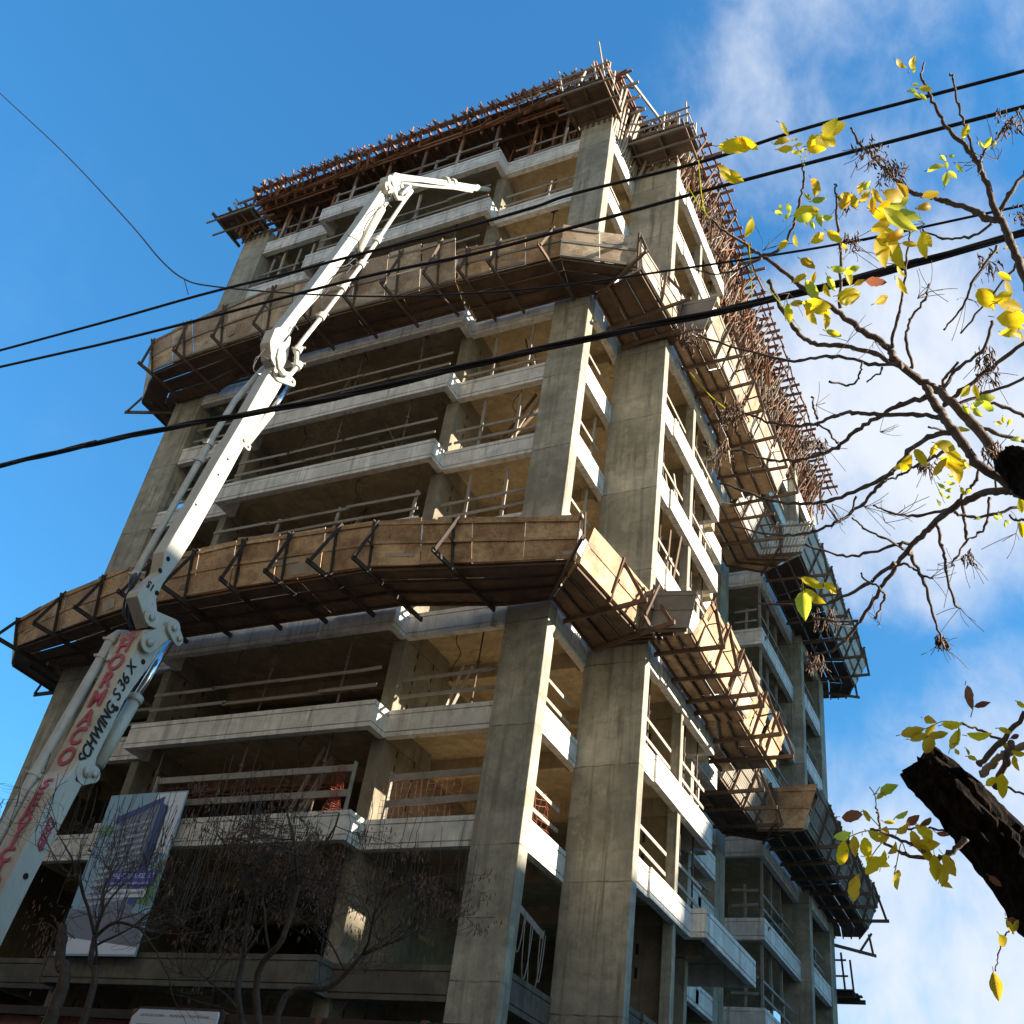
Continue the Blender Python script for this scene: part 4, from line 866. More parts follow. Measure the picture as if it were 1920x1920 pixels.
def hose(pts, r=.02, X=X0 - .4):
    P_ = [pp(*q, X) + Vector((jit(.08), 0, 0)) for q in pts]; Q_ = []
    for i in range(len(P_) - 1):
        p0 = P_[max(i - 1, 0)]; p1 = P_[i]; p2 = P_[i + 1]; p3 = P_[min(i + 2, len(P_) - 1)]
        for s_ in range(6):
            t_ = s_ / 6; Q_.append(.5 * ((2 * p1) + (p2 - p0) * t_ + (2 * p0 - 5 * p1 + 4 * p2 - p3) * t_ * t_ + (3 * p1 - p0 - 3 * p2 + p3) * t_ ** 3))
    Q_.append(P_[-1]); mb = MB(); mb.tube(Q_, r, 6); mb.build('hydraulic_hose', 'blackp', bm_, True)
for o_ in range(4): hose([(255 + o_, 1075), (243 + o_ * 2, 1095), (240 + o_, 1120), (237 + o_ * 2, 1150), (243 + o_ * 2, 1172), (252, 1184)], .022, X0 - .35 - .05 * o_)
hose([(505, 648), (490, 662), (480, 690), (488, 705)], .012, X0 - .1); hose([(518, 690), (498, 674), (485, 668), (470, 690)], .012, X0); hose([(735, 350), (725, 360), (722, 378), (730, 390)], .015, X0 + .1)
for pts in ([(673, 470), (664, 478), (656, 492), (662, 498), (652, 512)], [(640, 500), (652, 496), (662, 486), (676, 490)], [(600, 560), (618, 540), (628, 522), (640, 512)], [(655, 440), (668, 452), (676, 462), (668, 474)], [(536, 640), (548, 625), (556, 610), (562, 618)], [(735, 342), (742, 356), (732, 366), (740, 374)], [(716, 388), (700, 400), (690, 420), (684, 440)]): hose(pts, .016, X0 + .1)
for q in ((300, 1070), (294, 1112), (315, 1048), (367, 946), (409, 890), (427, 861), (218, 1329), (268, 1241), (48, 1643), (146, 1460), (170, 1458)):
    c = pp(*q); mb = MB(); mb.tube([c + Vector((.002, 0, 0)), c + Vector((.01, 0, 0))], .05 if q[1] > 1000 else .03, 12); mb.build('bolt_hole', 'dark', bm_)
# lettering on the boom: letters stand on the street-side plate and on the flank
def along(a, b): return (pp(*b) - pp(*a)).normalized()
e0, e1 = pp(271, 1181), pp(0, 1679)
up1 = (e0 - e1).normalized(); face_n = Vector((0, -up1.z, up1.y))
if face_n.y > 0: face_n = -face_n
def edge_at(py):        # the boom's front corner line at picture height py
    pts = [(271, 1181), (200, 1322), (136, 1444), (104, 1477), (37, 1606), (0, 1679), (-52, 1777)]
    for i in range(len(pts) - 1):
        if pts[i][1] <= py <= pts[i + 1][1]:
            f = (py - pts[i][1]) / (pts[i + 1][1] - pts[i][1]); A = pp(*pts[i]); B = pp(*pts[i + 1]); return A.lerp(B, f), (A - B).normalized()
for ch, py in zip('HORMACO', (1213, 1246, 1279, 1313, 1350, 1385, 1423)):
    p, u = edge_at(py - 4); n = Vector((0, -u.z, u.y)); n = n if n.y < 0 else -n
    text('lettering', ch, 'redp', .47, frame_mtx(p + Vector((-.30, 0, 0)) + n * .018, (1, 0, 0), u), b1, .003, .012, sx=.95)
for ch, py in zip('SERVICIO', (1474, 1502, 1530, 1555, 1580, 1607, 1635, 1660)):
    p, u = edge_at(py - 4); n = Vector((0, -u.z, u.y)); n = n if n.y < 0 else -n
    text('lettering', ch, 'redp', .33, frame_mtx(p + Vector((-.30, 0, 0)) + n * .018, (1, 0, 0), u), b1, .003, .010, sx=1.25)
def flank(s, a, b, m, size, X=X0 + .016, bold=.004, sx=1.0, shear=0.0):
    A = pp(*a, X); B = pp(*b, X); u = (B - A).normalized(); mid = (A + B) / 2
    return text('lettering', s, m, size, frame_mtx(mid, u, Vector((0, -u.z, u.y)) if Vector((0, -u.z, u.y)).y < 0 else -Vector((0, -u.z, u.y))), b1, .003, bold, sx=sx, shear=shear)
flank('SCHWING', (158, 1420), (207, 1330), 'blk', .30, bold=.007, sx=.84, shear=.2)
flank('S', (216, 1310), (223, 1298), 'blk', .30, bold=.003, shear=.2); flank('36', (226, 1290), (238, 1270), 'blk', .30, bold=.003, shear=.2); flank('X', (243, 1258), (250, 1246), 'blk', .28, bold=.003, shear=.2)
flank('HMC', (75, 1593), (100, 1540), 'redp', .22, bold=.0, sx=1.0, shear=.3)
mb = MB()
for a, b in (((72, 1583), (95, 1532)), ((95, 1532), (102, 1545)), ((102, 1545), (76, 1596)), ((76, 1596), (72, 1583))): mb.beam(pp(*a, X0 + .016), pp(*b, X0 + .016), .02, .008, (1, 0, 0))
mb.build('logo_frame', 'redp', b1)
text('lettering', '15', 'blk', .2, frame_mtx(pp(283, 1098, X0 + .016), -(pp(303, 1072) - pp(283, 1110)).cross(Vector((1, 0, 0))), -(pp(303, 1072) - pp(283, 1110))), b2, .002, .004)
mb = MB(); p, u = edge_at(1189); n = Vector((0, -u.z, u.y)); n = n if n.y < 0 else -n
q0 = p + Vector((-.30, 0, 0)) + n * .017
for s1, s2 in (((-.2, -.09), (.2, -.09)), ((.2, -.09), (.2, .09)), ((.2, .09), (-.2, .09)), ((-.2, .09), (-.2, -.09))): mb.beam(q0 + Vector((s1[0], 0, 0)) + u * s1[1], q0 + Vector((s2[0], 0, 0)) + u * s2[1], .015, .004, n)
mb.build('maker_plate', 'redp', b1); text('lettering', 'DIES', 'redp', .16, frame_mtx(q0, (1, 0, 0), u), b1, .002)

# ------------------------------------------------------------------ overhead cables
def spline(pts, per=8):
    Q_ = []
    for i in range(len(pts) - 1):
        p0 = pts[max(i - 1, 0)]; p1 = pts[i]; p2 = pts[i + 1]; p3 = pts[min(i + 2, len(pts) - 1)]
        for s_ in range(per):
            t_ = s_ / per; Q_.append(.5 * ((2 * p1) + (p2 - p0) * t_ + (2 * p0 - 5 * p1 + 4 * p2 - p3) * t_ * t_ + (3 * p1 - p0 - 3 * p2 + p3) * t_ ** 3))
    Q_.append(pts[-1]); return Q_
def cable(label, px, y, r, strands=1):
    P_ = [hit(a, b, 1, y) for a, b in px]; d0 = (P_[0] - P_[1]).normalized(); d1 = (P_[-1] - P_[-2]).normalized()
    P_ = [P_[0] + d0 * 14] + P_ + [P_[-1] + d1 * 14]; S = spline(P_, 10); mb = MB()
    if strands == 1: mb.tube(S, r, 8)
    else:
        for s_ in range(strands):
            T_ = []; acc = 0
            for i, p in enumerate(S):
                if i: acc += (S[i] - S[i - 1]).length
                a = acc * 2.2 + s_ * 2 * math.pi / strands; T_.append(p + Vector((0, math.cos(a), math.sin(a))) * r * 1.1)
            mb.tube(T_, r, 7)
    tag(mb.build('overhead_cable', 'cable', smooth=True), label, 'cable', 'black cables strung over the street')
cable('black overhead cable, highest of the thick street cables', [(0, 657), (210, 600), (380, 552), (541, 512), (661, 480), (850, 432), (1000, 389), (1077, 363), (1320, 302), (1520, 238), (1920, 133)], 6.2, .0175)
cable('black overhead cable running just below the highest one', [(0, 688), (200, 643), (380, 598), (671, 522), (900, 473), (1126, 412), (1320, 358), (1520, 305), (1920, 200)], 6.0, .0175)
cable('thin cable dropping from the upper sky corner, then crossing the upper platform', [(0, 175), (120, 287), (240, 415), (300, 486), (345, 523), (400, 537), (550, 550), (720, 556), (900, 549), (1061, 535), (1223, 512), (1520, 467), (1720, 428), (1920, 385)], 6.4, .011)
cable('thick twisted bundle of black cables, lowest over the street', [(0, 873), (170, 833), (344, 797), (500, 770), (660, 739), (878, 686), (1160, 622), (1330, 588), (1520, 544), (1720, 492), (1920, 437)], 5.6, .0155, 3)
mb = MB(); mb.tube([hit(345, 523, 1, 6.4), hit(350, 540, 1, 6.35), hit(353, 552, 1, 6.3)], .006, 6); tag(mb.build('cable_tie', 'cable'), 'short wire tail hanging from the thin cable at its bend', 'wire')

# ------------------------------------------------------------------ the near tree with yellow leaves
tr = thing('autumn_street_tree', 'pruned street tree close by with black stubs, bare boughs and yellow leaves', 'tree', (1.6, 2.2, 0))
def c1(x, y): return 1300 + x * .32292, 60 + y * .32292
def c2(x, y): return 1300 + x * .32292, 680 + y * .32292
def c3(x, y): return 1400 + x * .27083, 1240 + y * .27083
bk = MB(); tw = MB(); pal = MB()
def bough(pts, r0, r1, d0=3.9, d1=3.9, mb=None, knob=True, n=9):
    own = mb is None; mb = mb or MB(); m = len(pts); P_ = []
    for i, (a, b) in enumerate(pts): P_.append(far(a, b, d0 + (d1 - d0) * i / max(1, m - 1) + jit(.03)))
    S = spline(P_, 6); k = len(S); sc = 1 / F
    S = [p + Vector((jit(1), jit(1), jit(1))) * .004 for p in S]
    rs = [max(.0014, .82 * (r0 + (r1 - r0) * (i / k)) * ((p - CAM).length) / F * (1 + jit(.10) + (.28 if (i % 6 == 0 and knob and r0 < 8) else 0))) for i, p in enumerate(S)]
    mb.tube(S, rs, n)
    if own and r0 > .5: mb.build('branch', 'twig', tr, smooth=True)
    return S
def fine(p, d, l, n_=5, r=.0011, curl=.5):       # hair-thin leaf stalks left on the twigs
    for _ in range(n_):
        v = (Vector(d) + Vector((jit(1), jit(1), jit(1))) * .9).normalized(); side = Vector((jit(1), jit(1), jit(1))); L_ = l * random.uniform(.5, 1.1)
        tw.tube([p + v * L_ * s_ / 5 + side * curl * L_ * (s_ / 5) ** 2 for s_ in range(6)], r, 4)
B = [([(1905, 875), (1871, 854), (1838, 812), (1804, 774), (1765, 738), (1736, 719), (1681, 680), (1665, 651), (1610, 615), (1558, 577), (1503, 538), (1481, 519), (1429, 480), (1407, 464), (1352, 428), (1332, 409)], 12, 2, 3.7, 4.3),
     ([(1429, 480), (1465, 464), (1490, 418), (1500, 376), (1507, 341), (1505, 309)], 3.5, 2, 4.1, 4.0), ([(1429, 484), (1377, 509), (1332, 512), (1300, 502)], 2.5, 1.5, 4.1, 4.3),
     ([(1910, 922), (1891, 908), (1833, 870), (1813, 841), (1784, 803), (1765, 774), (1749, 748), (1736, 722)], 11, 8, 3.6, 3.8),
     ([(1935, 560), (1913, 496), (1894, 447), (1878, 415), (1868, 399), (1849, 344), (1829, 299), (1817, 283), (1784, 250), (1762, 215), (1742, 176), (1729, 144), (1734, 118)], 9, 1.6, 3.6, 4.2),
     ([(1829, 299), (1813, 247), (1797, 199), (1788, 147), (1781, 141)], 3, 1.6, 3.9, 4), ([(1835, 302), (1849, 280), (1878, 250), (1900, 218)], 3, 2, 3.9, 4),
     ([(1875, 412), (1849, 409), (1830, 396), (1778, 380), (1746, 370), (1717, 364), (1687, 344), (1658, 315), (1633, 289), (1610, 267), (1594, 239)], 7, 2, 3.8, 4.2),
     ([(1872, 405), (1891, 367), (1925, 322)], 5, 4), ([(1862, 418), (1817, 444), (1768, 447), (1729, 431)], 3, 1.8),
     ([(1762, 783), (1720, 777), (1649, 778), (1600, 774), (1565, 780), (1532, 793), (1494, 798), (1445, 793), (1410, 780), (1381, 767)], 5, 2.2, 3.8, 4.3),
     ([(1736, 745), (1687, 759), (1649, 780), (1607, 806), (1571, 838), (1539, 851), (1494, 862), (1445, 862), (1397, 848), (1360, 842)], 5.5, 2, 3.8, 4.4),
     ([(1786, 811), (1742, 819), (1704, 848), (1671, 887), (1623, 912), (1558, 938), (1510, 945), (1445, 938), (1397, 922), (1350, 905)], 6, 2, 3.7, 4.4),
     ([(1671, 887), (1649, 909), (1616, 945), (1574, 977), (1526, 996), (1478, 1003), (1429, 1000), (1370, 985)], 4.5, 1.6, 3.9, 4.5),
     ([(1784, 840), (1752, 856), (1718, 872), (1690, 890), (1655, 903)], 4, 2),
     ([(1925, 930), (1907, 925), (1875, 919), (1830, 929), (1784, 954), (1746, 987), (1710, 1022), (1681, 1061), (1652, 1103), (1623, 1148), (1591, 1193), (1555, 1222), (1526, 1226)], 9.5, 2, 3.6, 4.2),
     ([(1710, 1022), (1687, 1019), (1623, 1038), (1581, 1042), (1510, 1022)], 4, 2), ([(1706, 1035), (1710, 1045), (1733, 1093), (1752, 1158), (1771, 1216)], 4.5, 2),
     ([(1755, 980), (1765, 1022), (1775, 1067), (1788, 1129), (1800, 1139)], 4, 2), ([(1804, 946), (1811, 1000), (1810, 1019), (1784, 1061)], 3.6, 1.8),
     ([(1778, 954), (1720, 967), (1671, 961), (1639, 948)], 3.5, 1.8), ([(1700, 1031), (1655, 1009), (1620, 990), (1600, 972)], 3, 1.6),
     ([(1678, 1058), (1623, 1096), (1558, 1129), (1510, 1135), (1423, 1132)], 4.5, 1.8, 3.9, 4.3), ([(1610, 1164), (1558, 1164), (1526, 1158)], 3.5, 2),
     ([(1442, 525), (1468, 583), (1494, 622), (1526, 645), (1574, 648), (1639, 664), (1690, 690)], 4.5, 5, 4.2, 3.9), ([(1690, 682), (1640, 684), (1560, 668), (1500, 676), (1455, 672), (1330, 637), (1300, 622)], 4, 2, 3.9, 4.4),
     ([(1707, 431), (1700, 490), (1694, 544), (1684, 593), (1671, 651)], 2, 3.5), ([(1574, 577), (1576, 496), (1571, 431), (1568, 367), (1567, 344)], 3.5, 1.8),
     ([(1710, 690), (1700, 635), (1707, 599), (1733, 564), (1742, 535)], 3.5, 2), ([(1925, 480), (1907, 496), (1849, 567), (1800, 625)], 3, 1.8), ([(1871, 460), (1823, 531), (1804, 577), (1768, 619)], 3, 1.8),
     ([(1925, 708), (1849, 738), (1797, 758)], 3, 4), ([(1797, 680), (1775, 705), (1762, 728)], 2.5, 3.5), ([(1925, 640), (1860, 690), (1800, 735), (1770, 760)], 4, 5), ([(1862, 600), (1840, 660), (1797, 690), (1765, 735)], 3, 4),
     ([(1600, 765), (1560, 640), (1530, 640)], .1, .1), ([(1533, 787), (1525, 760), (1524, 745)], 3, 2), ([(1571, 833), (1553, 810), (1530, 795)], 2.6, 2), ([(1556, 716), (1590, 722), (1605, 716), (1612, 700), (1618, 680)], 2.2, 2), ([(1655, 690), (1650, 700), (1625, 714)], 2.2, 1.6),
     ([(1843, 752), (1880, 762), (1925, 780)], 3, 4), ([(1820, 790), (1860, 810), (1925, 830)], 4, 4), ([(1800, 838), (1780, 812), (1740, 800)], 3, 2), ([(1835, 870), (1830, 900), (1815, 918), (1797, 940)], 3.5, 3), ([(1868, 925), (1866, 880)], 3, 2),
     ([(1855, 935), (1850, 980), (1835, 1000), (1815, 1012)], 3.2, 1.8), ([(1925, 945), (1860, 965), (1820, 970), (1790, 962)], 3.2, 3), ([(1835, 872), (1850, 885), (1890, 900)], 3, 2), ([(1925, 975), (1905, 975), (1892, 965)], 3, 2),
     ([(1640, 1160), (1658, 1120), (1650, 1104), (1620, 1085), (1615, 1075)], 3, 1.6), ([(1668, 1065), (1700, 1058), (1730, 1080), (1748, 1083)], 3, 2), ([(1607, 930), (1592, 965)], 2.5, 2), ([(1572, 975), (1545, 945)], 2.5, 1.8),
     ([(1833, 1435), (1874, 1392), (1925, 1338)], 6, 5, 3.4, 3.3), ([(1878, 1388), (1840, 1370), (1806, 1358), (1800, 1357)], 3, 2), ([(1690, 1160), (1660, 1175)], .1, .1),
     ([(1809, 1573), (1779, 1600), (1747, 1611), (1698, 1603), (1660, 1580)], 6.5, 2.5, 3.4, 3.3), ([(1790, 1560), (1752, 1554), (1706, 1554), (1640, 1556)], 2.6, 1.4, 3.5, 3.4), ([(1749, 1603), (1711, 1584), (1671, 1568), (1633, 1554)], 4.5, 2, 3.3, 3.3), ([(1649, 1556), (1646, 1530), (1643, 1512)], 2.6, 1.8),
     ([(1866, 1475), (1885, 1430), (1895, 1395)], 7, 6, 3.5, 3.3), ([(1885, 1475), (1925, 1492)], 3, 2), ([(1925, 1640), (1880, 1650), (1860, 1640)], 3, 2), ([(1925, 1720), (1905, 1730), (1885, 1755), (1872, 1790), (1868, 1820)], 2, 1.2)]
for b_ in B: bough(*b_)
for pts, r_ in (([(1838, 1452), (1862, 1430), (1887, 1413), (1930, 1396)], 8),):
    bough(pts, r_, r_ * .9, 3.45, 3.4, pal)
# black rough stubs: two sawn-off limbs growing from the trunk outside the frame
def limb(pts, rads, dists, n=40):
    P_ = [far(a, b, d) for (a, b), d in zip(pts, dists)]; S = spline(P_, 9); m = len(S); base = len(bk.v); pu = None
    for i, p in enumerate(S):
        d = (S[min(i + 1, m - 1)] - S[max(i - 1, 0)]).normalized(); pu = d.orthogonal().normalized() if pu is None else (pu - d * pu.dot(d)).normalized(); r_ = d.cross(pu)
        f = i / (m - 1) * (len(rads) - 1); j = min(int(f), len(rads) - 2); rr = (rads[j] + (rads[j + 1] - rads[j]) * (f - j)) * (p - CAM).length / F
        for k in range(n):
            a = 2 * math.pi * k / n; ridge = 1 + .075 * math.sin(a * 9 + math.sin(i * .5) * 1.2) + .05 * math.sin(a * 17 + i * .9) + jit(.035)
            if i == 0: ridge *= .92
            bk.v.append(tuple(p + (pu * math.cos(a) + r_ * math.sin(a)) * rr * ridge + (d * jit(.02) if i == 0 else Vector())))
    for i in range(m - 1):
        for k in range(n):
            k2 = (k + 1) % n; bk.f.append((base + i * n + k, base + i * n + k2, base + (i + 1) * n + k2, base + (i + 1) * n + k))
    c = len(bk.v); bk.v.append(tuple(S[0] + (S[0] - S[1]).normalized() * .01))
    for k in range(n): bk.f.append((c, base + (k + 1) % n, base + k))
limb([(1726, 1432), (1800, 1505), (1872, 1585), (1940, 1668), (2040, 1800), (2150, 2050), (2300, 2500)], [38, 45, 50, 55, 62, 80, 100], [3.45, 3.45, 3.5, 3.5, 3.5, 3.3, 3.1])
limb([(1888, 862), (1925, 882), (1980, 930), (2050, 1050), (2120, 1400), (2190, 2000)], [24, 36, 42, 50, 64, 92], [3.6, 3.55, 3.5, 3.5, 3.4, 3.35])
p_ = far(2300, 2500, 3.1); bk.tube([(p_.x, p_.y, p_.z), (p_.x + .05, p_.y, 1.0), (p_.x + .08, p_.y, -.1)], [.19, .24, .32], 20)
p2_ = far(2190, 2000, 3.35); bk.tube([p2_, (p_.x + .03, p_.y, 1.5)], [.15, .18], 18)
bk.build('trunk', 'bark', tr)
# seed tassels
pd = MB()
def pods(px, py, n_, spread, dist=3.95, l=.05):
    c = far(px, py, dist)
    for _ in range(int(n_ * .7)):
        p = c + Vector((jit(1), jit(1), jit(1))) * spread * .9 * dist / F; v = Vector((jit(.45), jit(.45), -1)).normalized() * l * random.uniform(.3, .95)
        pd.tube([p, p + v * .5 + Vector((jit(.006), jit(.006), 0)), p + v], [.0009, .0032, .001], 5)
    fine(c, (0, 0, -1), .09, 8)
for q in ((1620, 278, 40, 22), (1645, 292, 40, 18), (1665, 315, 46, 20), (1683, 318, 40, 16), (1597, 448, 46, 14), (1584, 372, 26, 14), (1893, 225, 60, 20), (1855, 490, 44, 18), (1845, 668, 60, 18), (1850, 700, 40, 20), (1300, 628, 90, 22, 4.4), (1380, 765, 90, 22, 4.3), (1362, 770, 40, 30, 4.3), (1350, 845, 50, 24, 4.4), (1540, 830, 40, 12, 4.1), (1512, 822, 30, 14, 4.2), (1530, 1236, 60, 16, 4.2), (1548, 1160, 40, 24, 4.1), (1765, 1197, 50, 8), (1812, 1040, 30, 12), (1738, 870, 40, 16), (1915, 400, 40, 20), (1334, 400, 50, 24, 4.3), (1342, 428, 60, 20, 4.3), (1862, 845, 70, 18, 3.7)): pods(*q[:4], *(q[4:] or ()))
pd.build('seed_tassels', 'pod', tr)
for q in ((1530, 760), (1600, 470), (1720, 560), (1742, 540), (1700, 500), (1840, 300), (1810, 560), (1480, 550), (1430, 470), (1620, 950), (1680, 965), (1575, 980), (1770, 1216), (1800, 1139), (1745, 1083), (1640, 640), (1590, 640), (1860, 280), (1650, 1170), (1870, 300), (1905, 1000), (1735, 420), (1650, 810), (1560, 945), (1660, 980), (1790, 1060)): fine(far(*q, 3.95), (jit(1), 0, jit(1)), .10, 5)
lv = {'Y': MB(), 'G': MB(), 'O': MB(), 'R': MB()}
CR = Vector((R[0][0], R[0][1], R[0][2])); CU = Vector((R[1][0], R[1][1], R[1][2])); CB = Vector((R[2][0], R[2][1], R[2][2]))
def leaf(px, py, l, ang, c, dist, wr=.45):
    c_ = far(px, py, dist); Lm = l * dist / F; a = math.radians(ang); d = (CR * math.cos(a) - CU * math.sin(a) + CB * jit(.45)).normalized()
    s = d.cross((CB + CR * jit(.5) + CU * jit(.5)).normalized()).normalized(); n = s.cross(d).normalized(); mb = lv[c]; b = len(mb.v); W = Lm * wr * random.uniform(.85, 1.15); curl = jit(.55); fold = random.uniform(.05, .55); K = 9
    for i in range(K + 1):
        t_ = i / K; w_ = W * .5 * (math.sin(math.pi * min(1, t_ ** .85)) ** .8 if 0 < t_ < 1 else 0.02) * (1 + jit(.13)); mid = c_ + d * (t_ - .5) * Lm + n * curl * Lm * (t_ - .5) ** 2 * 2
        for k in (-1, -.5, 0, .5, 1): mb.v.append(tuple(mid + s * w_ * k + n * abs(k) * w_ * fold))
    for i in range(K):
        for k in range(4): q = b + i * 5 + k; mb.f.append((q, q + 1, q + 6, q + 5))
    st = c_ - d * Lm * .5; tw.tube([st, st - d * Lm * .18 + n * jit(.01)], .0012, 4)
def col(c): return c if c != '?' else random.choice('YYYYYG')
L1 = [(1200,190,70,35,'O'),(1265,185,80,-70,'Y'),(1285,215,40,-60,'G'),(1290,305,35,0,'G'),(1280,340,60,-10,'G'),(1300,370,45,30,'G'),(1350,330,70,5,'O'),(1335,380,50,50,'G'),(1580,575,75,-75,'Y'),(1670,660,45,60,'G'),(1710,640,60,-60,'G'),(1745,650,40,-20,'G'),(1410,785,90,-20,'G'),(1450,735,45,60,'G'),(1497,722,40,0,'G'),(1470,775,40,80,'G'),(1465,850,90,-75,'G'),(1505,830,60,50,'G'),(1545,790,60,40,'G'),
(525,570,90,55,'Y'),(520,632,95,-15,'O'),(540,678,95,-10,'Y'),(595,625,30,0,'G'),(612,655,45,-15,'Y'),(595,700,45,20,'Y'),(630,690,40,-30,'Y'),(685,640,95,-80,'Y'),(785,560,150,-50,'Y'),(818,560,140,-25,'Y'),(740,640,165,-20,'Y'),(790,630,110,30,'Y'),(715,680,95,0,'Y'),(225,672,150,8,'Y'),(295,645,150,20,'Y'),(183,800,95,30,'Y'),(215,838,150,15,'Y'),(710,880,90,60,'O'),(712,910,90,-75,'Y'),(665,960,55,60,'G'),(730,975,75,-5,'G'),(505,1020,55,-70,'G'),(495,1050,50,30,'G'),(555,1025,60,80,'G'),(545,1070,50,-50,'G'),(660,1045,155,-15,'Y'),(655,1080,110,-10,'G'),(770,1080,75,-5,'G'),(730,1090,80,70,'G'),(650,1110,50,60,'G'),(690,1120,50,60,'G'),(330,1130,115,-75,'Y'),(725,1195,105,-35,'Y'),(525,1230,90,-50,'Y'),(590,1215,70,75,'Y'),(820,1190,100,40,'Y'),(880,1250,50,50,'O'),(880,950,80,-10,'O'),(880,1000,110,-60,'O'),(935,995,100,85,'O'),(965,910,85,-60,'Y'),(1000,900,70,-50,'G'),(1000,950,75,-50,'O'),(1060,955,95,50,'O'),(1035,1010,95,80,'O'),(1110,1005,90,-40,'Y'),(1170,955,140,15,'O'),(1190,1000,135,-30,'G'),(1215,930,110,65,'O'),(1240,1070,165,10,'G'),(1190,1115,220,42,'G'),(1120,1070,160,25,'Y'),(1090,1130,110,-20,'O'),(1090,1260,195,80,'Y'),(1150,1200,150,75,'Y'),(1160,1270,210,60,'Y'),(1180,1180,120,-30,'O'),(1260,1235,90,10,'O'),(1330,1240,130,75,'Y'),(1355,1205,100,50,'Y'),(1380,945,110,-20,'Y'),(1350,1015,95,-10,'O'),
(665,1345,100,40,'O'),(625,1425,90,-30,'O'),(690,1430,80,-75,'O'),(840,1380,90,10,'G'),(920,1380,90,-20,'G'),(800,1460,95,60,'G'),(900,1430,95,60,'Y'),(965,1455,70,-30,'O'),(1060,1450,110,10,'R'),(1090,1555,105,-30,'Y'),(690,1500,125,55,'G'),(770,1510,80,70,'Y'),(720,1590,155,10,'Y'),(680,1650,125,50,'Y'),(740,1620,125,30,'Y'),(910,1520,145,-10,'Y'),(900,1545,155,-15,'Y'),(600,1575,85,-10,'O'),(555,1640,115,75,'Y'),(775,1680,90,85,'Y'),(815,1755,90,25,'Y'),(1195,1395,80,40,'Y'),(1200,1490,115,70,'Y'),(1810,1420,80,35,'Y'),(1830,1490,95,50,'Y'),(1690,1540,155,40,'Y'),(1720,1530,145,70,'Y'),(1800,1540,115,-30,'Y'),(1840,1590,165,10,'Y'),(1850,1660,165,5,'Y'),(1860,1700,105,20,'Y'),(1845,1750,105,5,'Y'),(1900,1770,75,60,'Y'),(1850,1250,60,0,'Y')]
L2 = [(1580,165,80,-50,'Y'),(1640,170,80,75,'Y'),(1700,210,120,-20,'G'),(1640,240,90,-20,'G'),(1715,260,90,40,'G'),(1580,275,60,70,'G'),(1635,280,95,40,'G'),(1560,390,80,10,'O'),(1770,350,50,10,'Y'),(1800,330,40,70,'Y'),(1835,345,40,-60,'Y'),(1885,445,70,0,'G'),(1240,580,105,-60,'Y'),(1205,600,80,-20,'Y'),(1320,550,110,60,'Y'),(1395,510,80,-60,'Y'),(1470,485,125,15,'Y'),(1510,545,135,40,'Y'),(1430,600,115,-60,'O'),(1520,590,155,20,'Y'),(1530,640,135,60,'Y'),(1580,590,75,40,'Y'),(1445,720,50,40,'G'),(1495,700,50,10,'G'),(1490,740,45,-10,'G'),(1440,760,40,60,'G'),(1480,780,35,0,'G'),(1500,660,35,30,'G'),(1430,820,40,60,'G'),(1560,745,50,60,'Y'),(1600,745,40,-40,'G'),(1785,890,45,60,'G'),(1830,925,40,10,'G'),(1810,940,35,80,'G'),(1760,900,40,40,'G'),(1660,905,40,-10,'G'),(1905,830,95,70,'Y'),(1910,970,85,80,'Y'),(690,1285,135,25,'Y'),(795,1310,95,40,'Y'),(640,1405,165,88,'G'),(695,1365,135,35,'Y')]
L3 = [(1530,250,150,80,'R'),(1630,295,100,-20,'R'),(1900,300,60,40,'Y'),(1260,405,95,20,'O'),(1145,487,155,-15,'O'),(1190,520,115,-20,'O'),(1270,470,95,-45,'O'),(1260,570,155,-60,'O'),(1330,510,120,-15,'O'),(1425,440,125,-5,'Y'),(1440,535,145,-65,'O'),(1615,515,145,-5,'Y'),(1455,625,60,50,'O'),(1535,630,45,70,'O'),(1565,670,60,20,'Y'),(1790,480,80,20,'Y'),(1860,520,60,-20,'R'),(1890,640,95,10,'Y'),(1800,590,95,30,'Y'),(1850,700,105,70,'Y'),(1690,830,95,-30,'Y'),(1770,860,175,80,'Y'),(970,885,135,-20,'G'),(930,925,70,-40,'O'),(720,1065,165,0,'R'),(835,1075,75,60,'O'),(990,1112,75,0,'Y'),(1075,1060,95,-25,'G'),(1150,1100,105,-40,'R'),(1250,1110,85,-30,'R'),(670,1205,115,-15,'G'),(740,1270,135,85,'O'),(665,1325,155,-75,'Y'),(820,1290,155,75,'Y'),(900,1215,130,30,'O'),(950,1200,120,-60,'O'),(1080,1160,105,-50,'O'),(1015,1300,95,-60,'O'),(905,1385,165,20,'Y'),(880,1410,150,-45,'Y'),(940,1370,120,-80,'Y'),(1170,1240,130,70,'O'),(1240,1200,155,50,'Y'),(1250,1270,155,-10,'Y'),(1360,1195,85,10,'R'),(1245,1330,120,60,'Y'),(1020,1500,155,82,'O'),(740,1560,170,-75,'O'),(1400,1410,155,60,'O'),(1305,1430,170,85,'Y'),(1350,1480,175,70,'O'),(1370,1540,95,20,'O'),(1720,1520,95,40,'R'),(1840,1790,65,10,'R'),(1860,1830,75,-60,'O')]
for (a, b, l, an, c) in L1: leaf(*c1(a, b), l * .323 * 1.03, an, c, 3.75 + jit(.15))
for (a, b, l, an, c) in L2: leaf(*c2(a, b), l * .323 * 1.03, an, c, 3.75 + jit(.15))
for (a, b, l, an, c) in L3: leaf(*c3(a, b), l * .271 * 1.02, an, c, 3.3 + jit(.08), .46)
